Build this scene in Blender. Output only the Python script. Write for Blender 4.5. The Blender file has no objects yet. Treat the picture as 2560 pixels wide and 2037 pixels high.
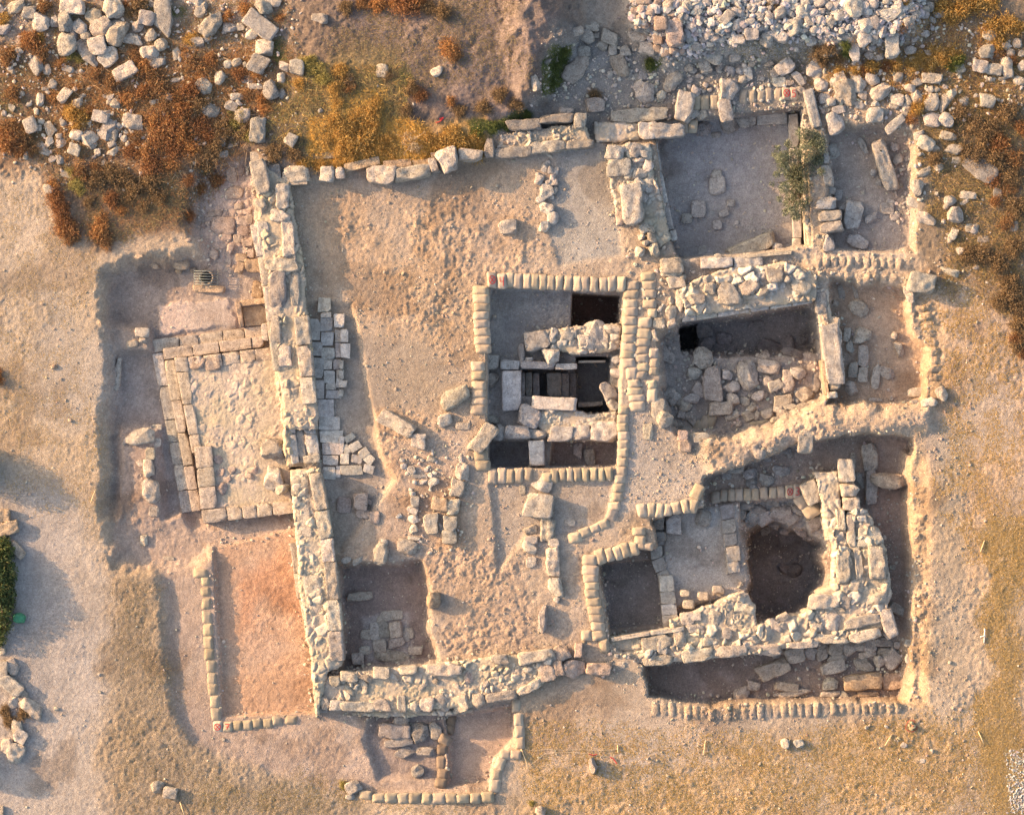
import bpy, math, random
import numpy as np
from mathutils import Vector, Matrix
rng = np.random.default_rng(7)
random.seed(7)
S = 80.0                       # photograph pixels per metre
col = bpy.context.scene.collection
SUN_EL, SUN_TR = 15.0, -19.0   # elevation, direction in which shadows run

# ------------------------------------------------------------------ map coordinates
ORG = dict(A=(0,0),B=(850,0),C=(1700,0),D=(0,676),E=(850,676),F=(1700,676),G=(0,1353),H=(850,1353),I=(1700,1353))
K = 860/2156.0
def W(t, x, y):
    if t == 'W': nx, ny = x*2560/2156, y*2560/2156
    else:
        o = ORG[t]; nx, ny = o[0]+x*K, o[1]+y*K
    return ((nx-1280)/S, (1018.5-ny)/S)
def mlen(t, v): return v*(2560/2156 if t == 'W' else K)/S
def poly(t, s):
    return [W(t, *map(float, p.split(','))) for p in s.split()]

# ------------------------------------------------------------------ noise
_tabs = {}
def vnoise(x, y, sc, seed):
    if seed not in _tabs: _tabs[seed] = np.random.default_rng(seed+100).random((256, 256)).astype(np.float32)
    T = _tabs[seed]
    u = np.asarray(x)/sc + 1000.37; v = np.asarray(y)/sc + 1000.71
    i = np.floor(u).astype(np.int64); j = np.floor(v).astype(np.int64)
    fu = u-i; fv = v-j
    fu = fu*fu*(3-2*fu); fv = fv*fv*(3-2*fv)
    i &= 255; j &= 255; i1 = (i+1) & 255; j1 = (j+1) & 255
    a = T[i, j]*(1-fu)+T[i1, j]*fu; b = T[i, j1]*(1-fu)+T[i1, j1]*fu
    return (a*(1-fv)+b*fv)*2-1
def fbm(x, y, sc, seed, n=4, g=0.5):
    r = 0; a = 1.0; t = 0
    for k in range(n):
        c, s_ = math.cos(k*1.1), math.sin(k*1.1)
        r = r + a*vnoise(x*c-y*s_, x*s_+y*c, sc/2**k, seed+k); t += a; a *= g
    return r/t
def worley(x, y, cell, seed):
    T = np.random.default_rng(seed).random((128, 128, 2))
    u = x/cell+500; v = y/cell+500
    i = np.floor(u).astype(int); j = np.floor(v).astype(int)
    f1 = np.full(u.shape, 9.0); f2 = np.full(u.shape, 9.0); idx = np.zeros(u.shape); tl = np.zeros(u.shape)
    for di in (-1, 0, 1):
        for dj in (-1, 0, 1):
            a = (i+di); b = (j+dj); p = T[a & 127, b & 127]
            d = np.hypot(a+p[..., 0]-u, b+p[..., 1]-v)
            new = d < f1
            f2 = np.where(new, f1, np.minimum(f2, d)); idx = np.where(new, p[..., 0]*7.3 % 1, idx); f1 = np.where(new, d, f1)
            an = p[..., 1]*43.7; tl = np.where(new, (u-a-p[..., 0])*np.cos(an)+(v-b-p[..., 1])*np.sin(an), tl)
    return f1, f2, idx, tl
def sdpoly(X, Y, P):
    """signed distance, negative inside"""
    d = np.full(X.shape, 1e9); ins = np.zeros(X.shape, bool); n = len(P)
    for k in range(n):
        ax, ay = P[k]; bx, by = P[(k+1) % n]
        ex, ey = bx-ax, by-ay; l = ex*ex+ey*ey+1e-12
        t = np.clip(((X-ax)*ex+(Y-ay)*ey)/l, 0, 1)
        d = np.minimum(d, (X-ax-t*ex)**2+(Y-ay-t*ey)**2)
        c = ((ay > Y) != (by > Y)) & (X < (bx-ax)*(Y-ay)/((by-ay) if by != ay else 1e-9)+ax)
        ins ^= c
    d = np.sqrt(d)
    return np.where(ins, -d, d)
def sstep(v): v = np.clip(v, 0, 1); return v*v*(3-2*v)

# ------------------------------------------------------------------ mesh helpers
def mesh_obj(name, v, f, mat, parent=None, smooth=True, colattr=None):
    """v (n,3); f (m,k) array of equal sized faces or list of arrays"""
    me = bpy.data.meshes.new(name)
    fs = f if isinstance(f, list) else [f]
    v = np.asarray(v, np.float32)
    me.vertices.add(len(v)); me.vertices.foreach_set('co', v.ravel())
    tot = sum(a.size for a in fs); npoly = sum(len(a) for a in fs)
    me.loops.add(tot); me.polygons.add(npoly)
    me.loops.foreach_set('vertex_index', np.concatenate([a.ravel() for a in fs]).astype(np.int32))
    sizes = np.concatenate([np.full(len(a), a.shape[1]) for a in fs])
    st = np.concatenate([[0], np.cumsum(sizes)[:-1]]).astype(np.int32)
    me.polygons.foreach_set('loop_start', st)
    me.polygons.foreach_set('use_smooth', np.full(npoly, smooth))
    me.update(calc_edges=True); me.validate()
    if colattr is not None:
        a = me.color_attributes.new('Col', 'FLOAT_COLOR', 'POINT')
        c = np.ones((len(v), 4), np.float32); c[:, :3] = colattr
        a.data.foreach_set('color', c.ravel())
    me.materials.append(mat)
    o = bpy.data.objects.new(name, me); col.objects.link(o)
    if parent: o.parent = parent
    return o
def tag(o, label=None, cat=None, group=None, kind=None):
    if label: o['label'] = label
    if cat: o['category'] = cat
    if group: o['group'] = group
    if kind: o['kind'] = kind
    return o
def empty(name, loc, label, cat, group=None, rz=0):
    o = bpy.data.objects.new(name, None); col.objects.link(o); o.location = loc; o.rotation_euler[2] = rz
    return tag(o, label, cat, group)

_cs = {}
def cubesphere(n):
    if n in _cs: return _cs[n]
    g = np.linspace(-1, 1, n+1); g = np.tan(g*math.pi/4*0.9)/math.tan(math.pi/4*0.9)
    pts = {}; vs = []; fs = []
    def vid(p):
        k = tuple(np.round(p, 5))
        if k not in pts: pts[k] = len(vs); vs.append(p)
        return pts[k]
    for ax in range(3):
        for s in (-1, 1):
            for i in range(n):
                for j in range(n):
                    q = []
                    for a, b in ((i, j), (i+1, j), (i+1, j+1), (i, j+1)):
                        p = [0, 0, 0]; p[ax] = s; p[(ax+1) % 3] = g[a]; p[(ax+2) % 3] = g[b]
                        q.append(vid(tuple(p)))
                    fs.append(q if s > 0 else q[::-1])
    r = (np.array(vs, float), np.array(fs)); _cs[n] = r; return r
def waves(P, freq, k, r):
    out = np.zeros(len(P))
    for _ in range(k):
        d = r.normal(size=3); d /= np.linalg.norm(d)
        out += np.sin(P@d*freq*r.uniform(.6, 1.5)+r.uniform(0, 6.28))
    return out/k**.5
def rock_unit(kind, seed, n=8):
    r = np.random.default_rng(seed)
    v, f = cubesphere(n)
    p = {'r': 2.9, 'b': 11, 'a': 4, 's': 5, 'q': 24}[kind]
    P = v/((np.abs(v)**p).sum(1)**(1/p))[:, None]
    if kind in 'ras':
        for k in range({'r': 13, 'a': 13, 's': 7}[kind]):
            nn = r.normal(size=3); nn[2] *= .8; nn /= np.linalg.norm(nn)
            sup = (P@nn).max(); d = sup*r.uniform({'r': .72, 'a': .6, 's': .78}[kind], .94)
            s = np.maximum(P@nn-d, 0); P = P-s[:, None]*nn
    else:
        k = r.uniform(-.09, .09, 6) if kind == 'b' else r.uniform(-.02, .02, 6)
        P[:, 0] *= 1+k[0]*P[:, 1]+k[1]*P[:, 2]; P[:, 1] *= 1+k[2]*P[:, 0]+k[3]*P[:, 2]
        P[:, 0] += k[4]*P[:, 1]
        for q in range(3 if kind == 'b' else 1):      # broken corners
            nn = np.array([r.choice([-1, 1]), r.choice([-1, 1]), r.uniform(-.2, 1)]); nn /= np.linalg.norm(nn)
            sup = (P@nn).max(); s = np.maximum(P@nn-sup*r.uniform(.80, .95), 0); P = P-s[:, None]*nn
    amp = {'r': .7, 'b': .3, 'a': .6, 's': .5, 'q': .1}[kind]
    P = P*(1+amp*(.035*waves(v, 2.6, 5, r)+.028*waves(v, 6, 6, r)+.026*waves(v, 13, 8, r))[:, None])
    return P, f
def roughen(P, kind, r):
    k = {'r': 1, 'b': 1.1, 'a': 1, 's': .7, 'q': .5}[kind]*min(1, (P.max(0)-P.min(0))[:2].min()/.4)
    n = P/(P.max(0)-P.min(0)); n = n/(np.linalg.norm(n, axis=1)[:, None]+1e-6)
    return P+n*(k*(.016*waves(P, 8, 6, r)+.012*waves(P, 19, 8, r)))[:, None]
MATS = {}
# ------------------------------------------------------------------ terrain
step = .036
xs = np.arange(-17.6, 17.6, step); ys = np.arange(-14.4, 14.4, step)
ext = np.array([.3, .8, 1.6, 3, 6, 11, 20, 35, 60, 100, 160.])
GX = np.concatenate([xs[0]-ext[::-1], xs, xs[-1]+ext]); GY = np.concatenate([ys[0]-ext[::-1], ys, ys[-1]+ext])
X, Y = np.meshgrid(GX, GY, indexing='ij')
H = np.zeros(X.shape); ROUGH = np.full(X.shape, .55); CL = np.zeros(X.shape+(3,)); CL[:] = (.44, .355, .28)
WX = fbm(X, Y, .7, 3, 4, .6); WY = fbm(X, Y, .7, 13, 4, .6)
PITS = []
def paint(P, z=None, c=None, rough=None, soft=.1, warp=.08, add=None, csoft=None):
    P = np.array(P)
    if z is not None and z < -.25 and soft < .4: PITS.append(P)
    m = max(soft, csoft or 0)+warp*1.5+.2
    i0, i1 = np.searchsorted(GX, [P[:, 0].min()-m, P[:, 0].max()+m]); j0, j1 = np.searchsorted(GY, [P[:, 1].min()-m, P[:, 1].max()+m])
    sl = (slice(max(i0-1, 0), i1+1), slice(max(j0-1, 0), j1+1))
    d = sdpoly(X[sl]+WX[sl]*warp, Y[sl]+WY[sl]*warp, P)
    w = sstep(.5-d/max(soft, 1e-3))
    if z is not None: H[sl] = H[sl]*(1-w)+z*w
    if add is not None: H[sl] += add*w
    wc = sstep(.5-d/(csoft or soft))
    if c is not None: CL[sl] = CL[sl]*(1-wc[..., None])+np.array(c)*wc[..., None]
    if rough is not None: ROUGH[sl] = ROUGH[sl]*(1-wc)+rough*wc
TAN = (.44, .35, .275); GREY = (.36, .335, .33); PALE = (.45, .40, .37); RED = (.50, .32, .22); BRN = (.33, .24, .18)
DUST = (.39, .325, .29); PINK = (.44, .335, .29); GOLD = (.46, .33, .20); OLV = (.33, .27, .17); DKS = (.27, .22, .20)
# broad colour zones
paint(poly('W', '-300,300 130,330 260,520 235,700 230,1180 60,1180 -300,1150'), c=(.44, .36, .285), rough=.3, csoft=1.2, warp=.7)
paint(poly('W', '-300,1000 130,1010 235,1180 225,1716 230,1900 -300,1900'), c=(.40, .355, .325), rough=.22, csoft=1.0, warp=.5)  # left path: tree shade is put into the soil as a cooler grey
paint(poly('W', '230,1190 330,1190 360,1500 480,1610 760,1690 760,1900 230,1900 215,1500'), c=(.31, .25, .19), rough=.45, csoft=.9, warp=.5)
paint(poly('W', '-300,-300 600,-300 640,100 560,320 420,480 200,520 60,360 -300,330'), c=(.24, .165, .115), rough=1.0, csoft=.7, warp=.6)
paint(poly('W', '-40,-40 600,-40 620,90 300,130 -40,110'), c=(.33, .265, .215), rough=.8, csoft=.9, warp=.9)
paint(poly('W', '580,-300 1220,-300 1220,60 1150,220 1030,300 560,330 600,100'), c=(.20, .155, .13), rough=.6, csoft=1.4, warp=.9, add=.3, soft=3.2)
paint(poly('W', '700,20 1120,20 1140,200 980,240 820,150 720,60'), c=(.215, .17, .16), rough=.6, csoft=1.8, warp=1.4)
paint(poly('W', '630,130 830,110 840,330 640,340'), c=(.27, .21, .12), rough=.9, csoft=.7, warp=.6)
paint(poly('W', '660,270 1020,250 1035,320 660,350'), c=(.48, .31, .13), rough=.8, csoft=.3, warp=.2)
paint(poly('W', '1160,60 1330,90 1700,90 1740,240 1700,300 1040,280 1140,200'), c=(.30, .275, .25), rough=.45, csoft=.5, warp=.3)  # grey tone paints the slope's shade into the lower ground
paint(poly('W', '1700,-200 2500,-200 2500,720 1960,640 1930,500 1940,250 1750,180'), c=(.26, .20, .145), rough=.9, csoft=.9, warp=.7)
paint(poly('W', '1940,560 2500,600 2500,1200 2060,1240 1940,1500'), c=(.45, .34, .255), rough=.5, csoft=1.0, warp=.9)
paint(poly('W', '2050,1120 2500,1000 2500,2000 2060,1900'), c=(.43, .34, .25), rough=.5, csoft=1.6, warp=.9)
paint(poly('W', '1100,1530 2060,1520 2500,1540 2500,2000 1000,2000'), c=(.45, .335, .225), rough=.5, csoft=1.0, warp=.8)
paint(poly('W', '1150,1430 1360,1410 1370,1500 1560,1540 1500,1620 1120,1620'), c=(.45, .36, .29), rough=.35, csoft=.6, warp=.4)
paint(poly('W', '1970,900 2030,900 2040,1500 1990,1520 1940,1500'), c=(.40, .33, .26), rough=.4, csoft=.5, warp=.3)
# top slope and the lower ground east of it
paint(poly('W', '860,-300 1180,-300 1180,20 1110,130 1080,180 1000,120 880,60'), add=.45, soft=3.2, warp=.6)
paint(poly('W', '1080,-300 1240,-300 1212,60 1160,120 1150,205 1110,215 1080,120'), add=.6, soft=1.0, warp=.45)
paint(poly('W', '1190,50 1720,80 1730,250 1400,300 1180,300 1050,270 1160,150'), add=-.25, soft=.6, warp=.2)
paint(poly('W', '1330,-200 1960,-200 1930,70 1780,110 1560,118 1400,130 1320,60'), c=(.37, .35, .33), add=.55, soft=1.0, warp=.3)
# interior of the building
INT = poly('W', '612,385 1030,330 1255,300 1290,310 1310,560 1310,1010 1260,1380 720,1410 672,960')
paint(INT, c=TAN, rough=.28, csoft=.3, z=.0, soft=.2)
paint(poly('W', '640,420 760,380 1000,400 1120,440 1120,560 1000,600 990,700 860,690 760,640 700,560 650,520'), c=(.47, .355, .265), rough=.8, csoft=.7, warp=.5)  # rough sunlit zones, here and next two: sun painted as lighter soil
paint(poly('W', '860,600 1000,600 1010,760 900,720'), c=(.47, .36, .27), rough=.8, csoft=.5, warp=.4)
paint(poly('W', '720,1160 1000,1140 1120,1200 1180,1360 930,1385 900,1230'), c=(.46, .35, .27), rough=.9, csoft=.5, warp=.4)
paint(poly('W', '740,860 960,880 1000,980 960,1100 820,1120 800,980'), c=(.47, .35, .26), rough=.8, csoft=.5, warp=.4)
paint(poly('W', '1180,300 1290,310 1310,540 1180,560 1150,470'), c=(.35, .325, .30), rough=.12, csoft=.3, z=-.04, soft=.2)
paint(poly('W', '640,640 740,640 800,960 830,1010 720,1160 690,1150'), c=(.40, .33, .27), rough=.2, csoft=.3, z=-.16, soft=.25)
paint(poly('W', '720,700 880,720 980,800 900,860 740,860'), c=(.37, .31, .26), rough=.15, csoft=.5)  # smooth shaded zone: shade painted as a darker soil colour
paint(poly('W', '1080,1080 1300,1000 1230,1360 1130,1370'), c=(.45, .36, .285), rough=.4, csoft=.4)
paint(poly('W', '1035,1015 1290,1015 1280,1100 1190,1130 1110,1120 1050,1200'), c=(.40, .34, .29), rough=.15, csoft=.25, add=-.08, soft=.2)
paint(poly('W', '820,950 960,960 980,1150 800,1160'), c=(.48, .33, .225), rough=.7, csoft=.4)
paint(poly('W', '712,1190 885,1185 905,1245 902,1330 915,1395 722,1412'), c=(.28, .22, .195), rough=.4, z=-.6, soft=.3, warp=.15, csoft=.35)
paint(poly('W', '760,1300 860,1290 870,1390 770,1395'), c=(.40, .345, .32), rough=.3, csoft=.2)
# podium trench, cobbles, plaster
paint(poly('W', '400,345 540,330 560,585 440,575 400,470'), c=(.47, .375, .33), rough=.3, csoft=.35, z=-.4, soft=.6, warp=.3)
paint(poly('W', '226,585 300,552 400,545 480,552 555,575 610,800 640,1100 650,1165 445,1150 400,1180 300,1175 240,1130 222,1040 240,760 218,700'), z=-.60, soft=.75, warp=.28, c=(.385, .31, .27), rough=.45, csoft=.4)
paint(poly('W', '210,680 310,690 320,740 240,745'), add=.3, soft=.3, c=(.41, .33, .28))
paint(poly('W', '250,900 330,905 345,1090 380,1080 440,1150 240,1170'), add=.3, soft=.35, c=(.40, .315, .27))
paint(poly('W', '325,640 480,630 490,690 330,700'), c=(.56, .45, .40), rough=.3, csoft=.12, warp=.25, add=.05, soft=.1)

paint(poly('W', '340,1192 432,1190 449,1150 640,1130 672,1500 1080,1480 1090,1560 1040,1600 1030,1665 770,1682 500,1605 410,1565 368,1500 350,1350'), z=-.17, soft=.6, warp=.14, c=(.39, .31, .265), rough=.2, csoft=.3)
paint(poly('W', '250,1120 640,1085 650,1165 446,1160 400,1200 250,1185'), c=(.46, .36, .30), rough=.35, csoft=.5, warp=.2, z=-.42, soft=.7)
paint(poly('W', '560,1520 800,1510 790,1620 640,1620'), c=(.47, .37, .31), rough=.35, csoft=.6)
paint(poly('W', '448,1155 630,1110 655,1300 664,1500 470,1508'), z=-.34, soft=.14, warp=.05, c=(.50, .34, .25), rough=.3, csoft=.2)
paint(poly('W', '500,1220 600,1150 640,1200 640,1330 560,1260 500,1330'), c=(.51, .30, .20), rough=.35, csoft=.5, warp=.5)
paint(poly('W', '940,1510 1085,1490 1080,1560 1040,1600 1030,1650 945,1655'), z=-.5, soft=.15, c=(.46, .36, .30), rough=.15)
paint(poly('W', '790,1500 940,1500 930,1640 800,1640 770,1560'), add=-.18, soft=.3, c=(.36, .29, .26), rough=.25)
# square 4
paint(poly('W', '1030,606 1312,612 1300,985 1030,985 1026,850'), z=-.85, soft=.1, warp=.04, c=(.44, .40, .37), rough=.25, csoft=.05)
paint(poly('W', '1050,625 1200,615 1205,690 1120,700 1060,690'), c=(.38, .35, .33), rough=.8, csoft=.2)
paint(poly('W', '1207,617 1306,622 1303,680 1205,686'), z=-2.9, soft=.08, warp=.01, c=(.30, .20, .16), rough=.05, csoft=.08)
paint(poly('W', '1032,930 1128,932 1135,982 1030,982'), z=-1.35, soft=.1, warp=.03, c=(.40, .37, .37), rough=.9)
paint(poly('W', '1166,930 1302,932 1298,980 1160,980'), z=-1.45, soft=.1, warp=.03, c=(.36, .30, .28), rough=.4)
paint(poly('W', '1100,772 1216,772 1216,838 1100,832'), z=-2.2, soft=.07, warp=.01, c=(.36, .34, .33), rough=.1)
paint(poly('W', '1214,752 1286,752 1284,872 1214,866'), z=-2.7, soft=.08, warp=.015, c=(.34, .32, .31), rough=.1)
# square 5 room, north east room
paint(poly('W', '1385,295 1400,255 1690,228 1706,525 1560,535 1430,545 1408,490'), z=-1.05, soft=.14, warp=.06, c=(.42, .385, .37), rough=.2, csoft=.15)  # room floor: its shade is put into the grey soil colour
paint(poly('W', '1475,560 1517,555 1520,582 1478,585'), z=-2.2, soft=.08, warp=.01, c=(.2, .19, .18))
paint(poly('W', '1742,275 1850,262 1920,280 1922,528 1750,533'), z=-.5, soft=.3, warp=.15, c=(.40, .34, .30), rough=.25, csoft=.3)
paint(poly('W', '1420,545 1700,515 1905,535 1910,600 1720,620 1440,670 1400,600'), c=(.47, .40, .34), rough=.8, csoft=.2, z=-.05, soft=.2)
# square 6
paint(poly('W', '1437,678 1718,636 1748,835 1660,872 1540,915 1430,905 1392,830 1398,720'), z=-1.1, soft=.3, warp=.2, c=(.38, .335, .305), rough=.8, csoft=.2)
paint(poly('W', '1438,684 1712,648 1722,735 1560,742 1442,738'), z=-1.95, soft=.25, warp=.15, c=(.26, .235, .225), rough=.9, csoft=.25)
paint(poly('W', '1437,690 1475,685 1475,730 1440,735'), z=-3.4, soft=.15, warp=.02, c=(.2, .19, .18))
paint(poly('W', '1752,592 1908,612 1920,700 1948,730 1952,838 1870,850 1750,852'), z=-.6, soft=.2, warp=.2, c=(.46, .345, .26), rough=.45, csoft=.2)
# east baulk and square 3
paint(poly('W', '1490,900 1560,930 1720,870 1960,860 1960,905 1800,915 1640,945 1500,1005 1470,960'), c=(.45, .36, .29), rough=1.3, csoft=.3, add=.22, soft=.5, warp=.2)
paint(poly('W', '1690,540 1910,550 1915,600 1720,590'), c=(.46, .37, .29), rough=1.2, csoft=.3, add=.08, soft=.3, warp=.1)
paint(poly('W', '1300,860 1500,900 1480,1060 1340,1070 1290,1090 1300,1000'), c=(.47, .40, .34), rough=.6, csoft=.25)
paint(poly('W', '1482,1005 1620,962 1740,925 1830,915 1922,925 1926,1475 1720,1470 1500,1482 1366,1468 1358,1398 1285,1345 1262,1180 1385,1150 1375,1095 1480,1065'), z=-.92, soft=.14, warp=.16, c=(.37, .295, .25), rough=.45, csoft=.15)
paint(poly('W', '1400,1080 1560,1060 1590,1250 1400,1290'), z=-.8, soft=.15, c=(.45, .42, .405), rough=.2)
paint(poly('W', '1268,1192 1395,1180 1396,1316 1284,1328'), z=-1.2, soft=.1, warp=.05, c=(.31, .275, .26), rough=.15, csoft=.06)
paint(poly('W', '1360,1405 1480,1392 1880,1345 1918,1400 1918,1475 1500,1478 1368,1466'), z=-1.0, soft=.12, warp=.12, c=(.325, .26, .225), rough=.5, csoft=.1)
paint(poly('W', '1840,925 1915,930 1920,1130 1850,1130'), c=(.42, .30, .24), rough=.5, csoft=.2)
paint(poly('W', '1880,1060 1925,1060 1925,1345 1890,1345'), z=-.9, soft=.1, c=(.42, .31, .25))
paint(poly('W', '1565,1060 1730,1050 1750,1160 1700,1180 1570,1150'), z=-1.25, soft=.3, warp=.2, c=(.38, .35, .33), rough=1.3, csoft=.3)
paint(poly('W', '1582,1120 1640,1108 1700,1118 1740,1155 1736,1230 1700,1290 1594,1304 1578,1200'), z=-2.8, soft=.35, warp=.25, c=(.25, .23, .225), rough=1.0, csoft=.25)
paint(poly('W', '1925,900 1950,900 1955,1490 1400,1500 1370,1486 1925,1470'), c=(.50, .37, .25), rough=.9, csoft=.2)
paint(poly('W', '1912,960 1948,960 1948,1482 1912,1482'), z=-.12, soft=.42, warp=.15, c=(.47, .36, .26), rough=1.3)
paint(poly('W', '1915,620 1930,700 1955,740 1960,840 1990,840 1980,620'), z=-.05, soft=.4, warp=.15, c=(.47, .36, .26), rough=1.1)
# baulk lips: lumpy rows of old, soil covered bags
def lumps(t, pts, n, rad, h):
    P = [np.array(W(t, *p)) for p in pts]
    seg = [np.linalg.norm(P[i+1]-P[i]) for i in range(len(P)-1)]; L = sum(seg)
    for k in range(n):
        s = (k+.5)/n*L; i = 0
        while s > seg[i] and i < len(seg)-1: s -= seg[i]; i += 1
        c = P[i]+(P[i+1]-P[i])*s/seg[i]; u = (P[i+1]-P[i])/seg[i]
        dx, dy = X-c[0], Y-c[1]
        i0, i1 = np.searchsorted(GX, [c[0]-.5, c[0]+.5]); j0, j1 = np.searchsorted(GY, [c[1]-.5, c[1]+.5])
        sl = (slice(i0, i1), slice(j0, j1)); a = (dx[sl]*u[0]+dy[sl]*u[1])/(L/n*.47); b = (-dx[sl]*u[1]+dy[sl]*u[0])/rad
        a = a+WX[sl]*.5; b = b+WY[sl]*.4
        H[sl] += h*random.uniform(.3, 1.1)*np.clip(1-(a*a)**1.5-(b*b)**1.5, 0, 1)**.6
lumps('W', [(1370,1493),(1560,1500),(1760,1490),(1900,1486)], 31, .24, .09)
lumps('W', [(1942,640),(1958,700),(1972,840)], 11, .2, .09)
lumps('W', [(1938,1020),(1942,1300)], 14, .16, .05)
lumps('W', [(1715,548),(1900,556)], 11, .18, .09)
lumps('W', [(1702,580),(1890,590)], 10, .15, .07)
# trampled, paler and greyer patches
tp = sstep((fbm(X, Y, 2.6, 105, 4, .55)-.05)*3.2)*(ROUGH < 1.05)*sstep((CL[..., 0]-.33)*12)
k_ = (tp*.45)[..., None]; CL = CL*(1-k_)+np.array((.385, .345, .315))*k_; ROUGH *= 1-.6*tp
dk = sstep((fbm(X, Y, 1.7, 115, 4, .6)-.18)*4)[..., None]*.28; CL = CL*(1-dk*np.array((.9, 1.0, 1.1)))
# relief
big = fbm(X, Y, 3.5, 21, 3)*.07; mid = fbm(X, Y, .42, 31, 4, .62); fine = fbm(X, Y, .17, 41, 3, .75)
inner = (np.abs(X) < 18) & (np.abs(Y) < 15)
cl_ = sstep((fbm(X, Y, 1.3, 55, 4, .6)+.18)*2.6)
rid = 1-np.abs(fbm(X+WX*.1, Y+WY*.1, .28, 47, 3, .6))*2.2
H += big*np.clip(ROUGH*1.5, 0, 1)+ROUGH*(mid*.052*(.35+.65*cl_)+fine*.06*(.2+.8*cl_)+rid*.014*cl_)+.012*vnoise(X, Y, .075, 77)*np.clip(ROUGH*2, .3, 1)
# cobble fill inside the west podium, pebble floor of square 4
def cobble(P, cell, amp, seed, tint=None):
    P = np.array(P); i0, i1 = np.searchsorted(GX, [P[:, 0].min()-.1, P[:, 0].max()+.1]); j0, j1 = np.searchsorted(GY, [P[:, 1].min()-.1, P[:, 1].max()+.1])
    sl = (slice(i0, i1), slice(j0, j1)); x, y = X[sl]+WX[sl]*.06, Y[sl]+WY[sl]*.06
    w = sstep(-sdpoly(x, y, P)/.15); f1, f2, _, _ = worley(x, y, cell, seed)
    b = np.clip((f2-f1)*1.6, 0, 1)**.6
    H[sl] += amp*b*w
    if tint is not None: k = (b*w*.8)[..., None]; CL[sl] = CL[sl]*(1-k)+np.array(tint)*k
cobble(poly('E', '1100,180 1440,150 1440,350 1150,360'), .11, .035, 5, (.42, .39, .36))
cobble(poly('E', '1040,390 1130,390 1130,470 1040,470'), .09, .03, 6, (.42, .39, .36))
cobble(poly('A', '1290,1330 1600,1050 1640,1715 1250,1715'), .3, .05, 8, (.50, .39, .34))
# clods and streaks of colour
mot = fbm(X, Y, 1.6, 61, 4, .6); mot2 = fbm(X, Y, .3, 71, 4, .65); hue = fbm(X, Y, 2.4, 81, 3)
CL *= (1+.20*mot+.20*mot2)[..., None]; CL[..., 0] *= 1+.05*hue; CL[..., 2] *= 1-.09*hue
CL = np.clip(CL, .02, .8)

def gh(x, y):
    """height of the ground"""
    i = np.clip(np.searchsorted(GX, x)-1, 0, len(GX)-2); j = np.clip(np.searchsorted(GY, y)-1, 0, len(GY)-2)
    u = (x-GX[i])/(GX[i+1]-GX[i]); v = (y-GY[j])/(GY[j+1]-GY[j])
    return (H[i, j]*(1-u)+H[i+1, j]*u)*(1-v)+(H[i, j+1]*(1-u)+H[i+1, j+1]*u)*v

# ------------------------------------------------------------------ materials
def nmat(name):
    m = bpy.data.materials.new(name); m.use_nodes = True; nt = m.node_tree
    b = nt.nodes['Principled BSDF']; b.inputs['Specular IOR Level'].default_value = .2
    return m, nt, b
def N(nt, t, **kw):
    n = nt.nodes.new(t)
    for k, v in kw.items():
        if k in n.inputs: n.inputs[k].default_value = v
        else: setattr(n, k, v)
    return n
def ramp(nt, src, p0, p1, c0, c1):
    r = N(nt, 'ShaderNodeValToRGB'); e = r.color_ramp.elements
    e[0].position = p0; e[1].position = p1; e[0].color = c0+(1,); e[1].color = c1+(1,)
    nt.links.new(src, r.inputs[0]); return r.outputs[0]
def mul(nt, a, b, f=1.0, mode='MULTIPLY'):
    m = N(nt, 'ShaderNodeMix', data_type='RGBA', blend_type=mode); m.inputs[0].default_value = f
    nt.links.new(a, m.inputs[6]); nt.links.new(b, m.inputs[7]); return m.outputs[2]
def bump(nt, b, srcs, dist):
    prev = None
    for s, k in srcs:
        n = N(nt, 'ShaderNodeBump', Strength=k, Distance=dist); nt.links.new(s, n.inputs['Height'])
        if prev: nt.links.new(prev, n.inputs['Normal'])
        prev = n.outputs[0]
    nt.links.new(prev, b.inputs['Normal'])
def noise(nt, co, sc, det=4, ro=.6):
    n = N(nt, 'ShaderNodeTexNoise', Scale=sc, Detail=det, Roughness=ro); nt.links.new(co, n.inputs['Vector']); return n.outputs[0]
def soil_mat():
    m, nt, b = nmat('soil'); b.inputs['Roughness'].default_value = .95
    co = N(nt, 'ShaderNodeTexCoord').outputs['Object']
    at = N(nt, 'ShaderNodeAttribute', attribute_name='Col').outputs[0]
    n1 = noise(nt, co, 9, 6, .7); n2 = noise(nt, co, 24, 5, .85); n3 = noise(nt, co, 18, 6, .85)
    c = mul(nt, at, ramp(nt, n1, .3, .72, (.74, .72, .71), (1.2, 1.19, 1.18)))
    c = mul(nt, c, ramp(nt, n2, .34, .66, (.66, .65, .66), (1.3, 1.29, 1.27)))
    v = N(nt, 'ShaderNodeTexVoronoi', Scale=17); nt.links.new(co, v.inputs['Vector'])
    sp = ramp(nt, v.outputs['Distance'], .10, .16, (1, 1, 1), (0, 0, 0))
    v2 = N(nt, 'ShaderNodeTexVoronoi', Scale=17); nt.links.new(co, v2.inputs['Vector'])
    pick = ramp(nt, v2.outputs['Color'], .72, .76, (0, 0, 0), (1, 1, 1))
    msk = mul(nt, sp, pick)
    mx = N(nt, 'ShaderNodeMix', data_type='RGBA'); nt.links.new(msk, mx.inputs[0]); nt.links.new(c, mx.inputs[6]); mx.inputs[7].default_value = (.62, .56, .48, 1)
    nt.links.new(mx.outputs[2], b.inputs['Base Color'])
    bump(nt, b, [(n3, 1.0), (n2, .8), (msk, .5)], .035)
    return m
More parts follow.
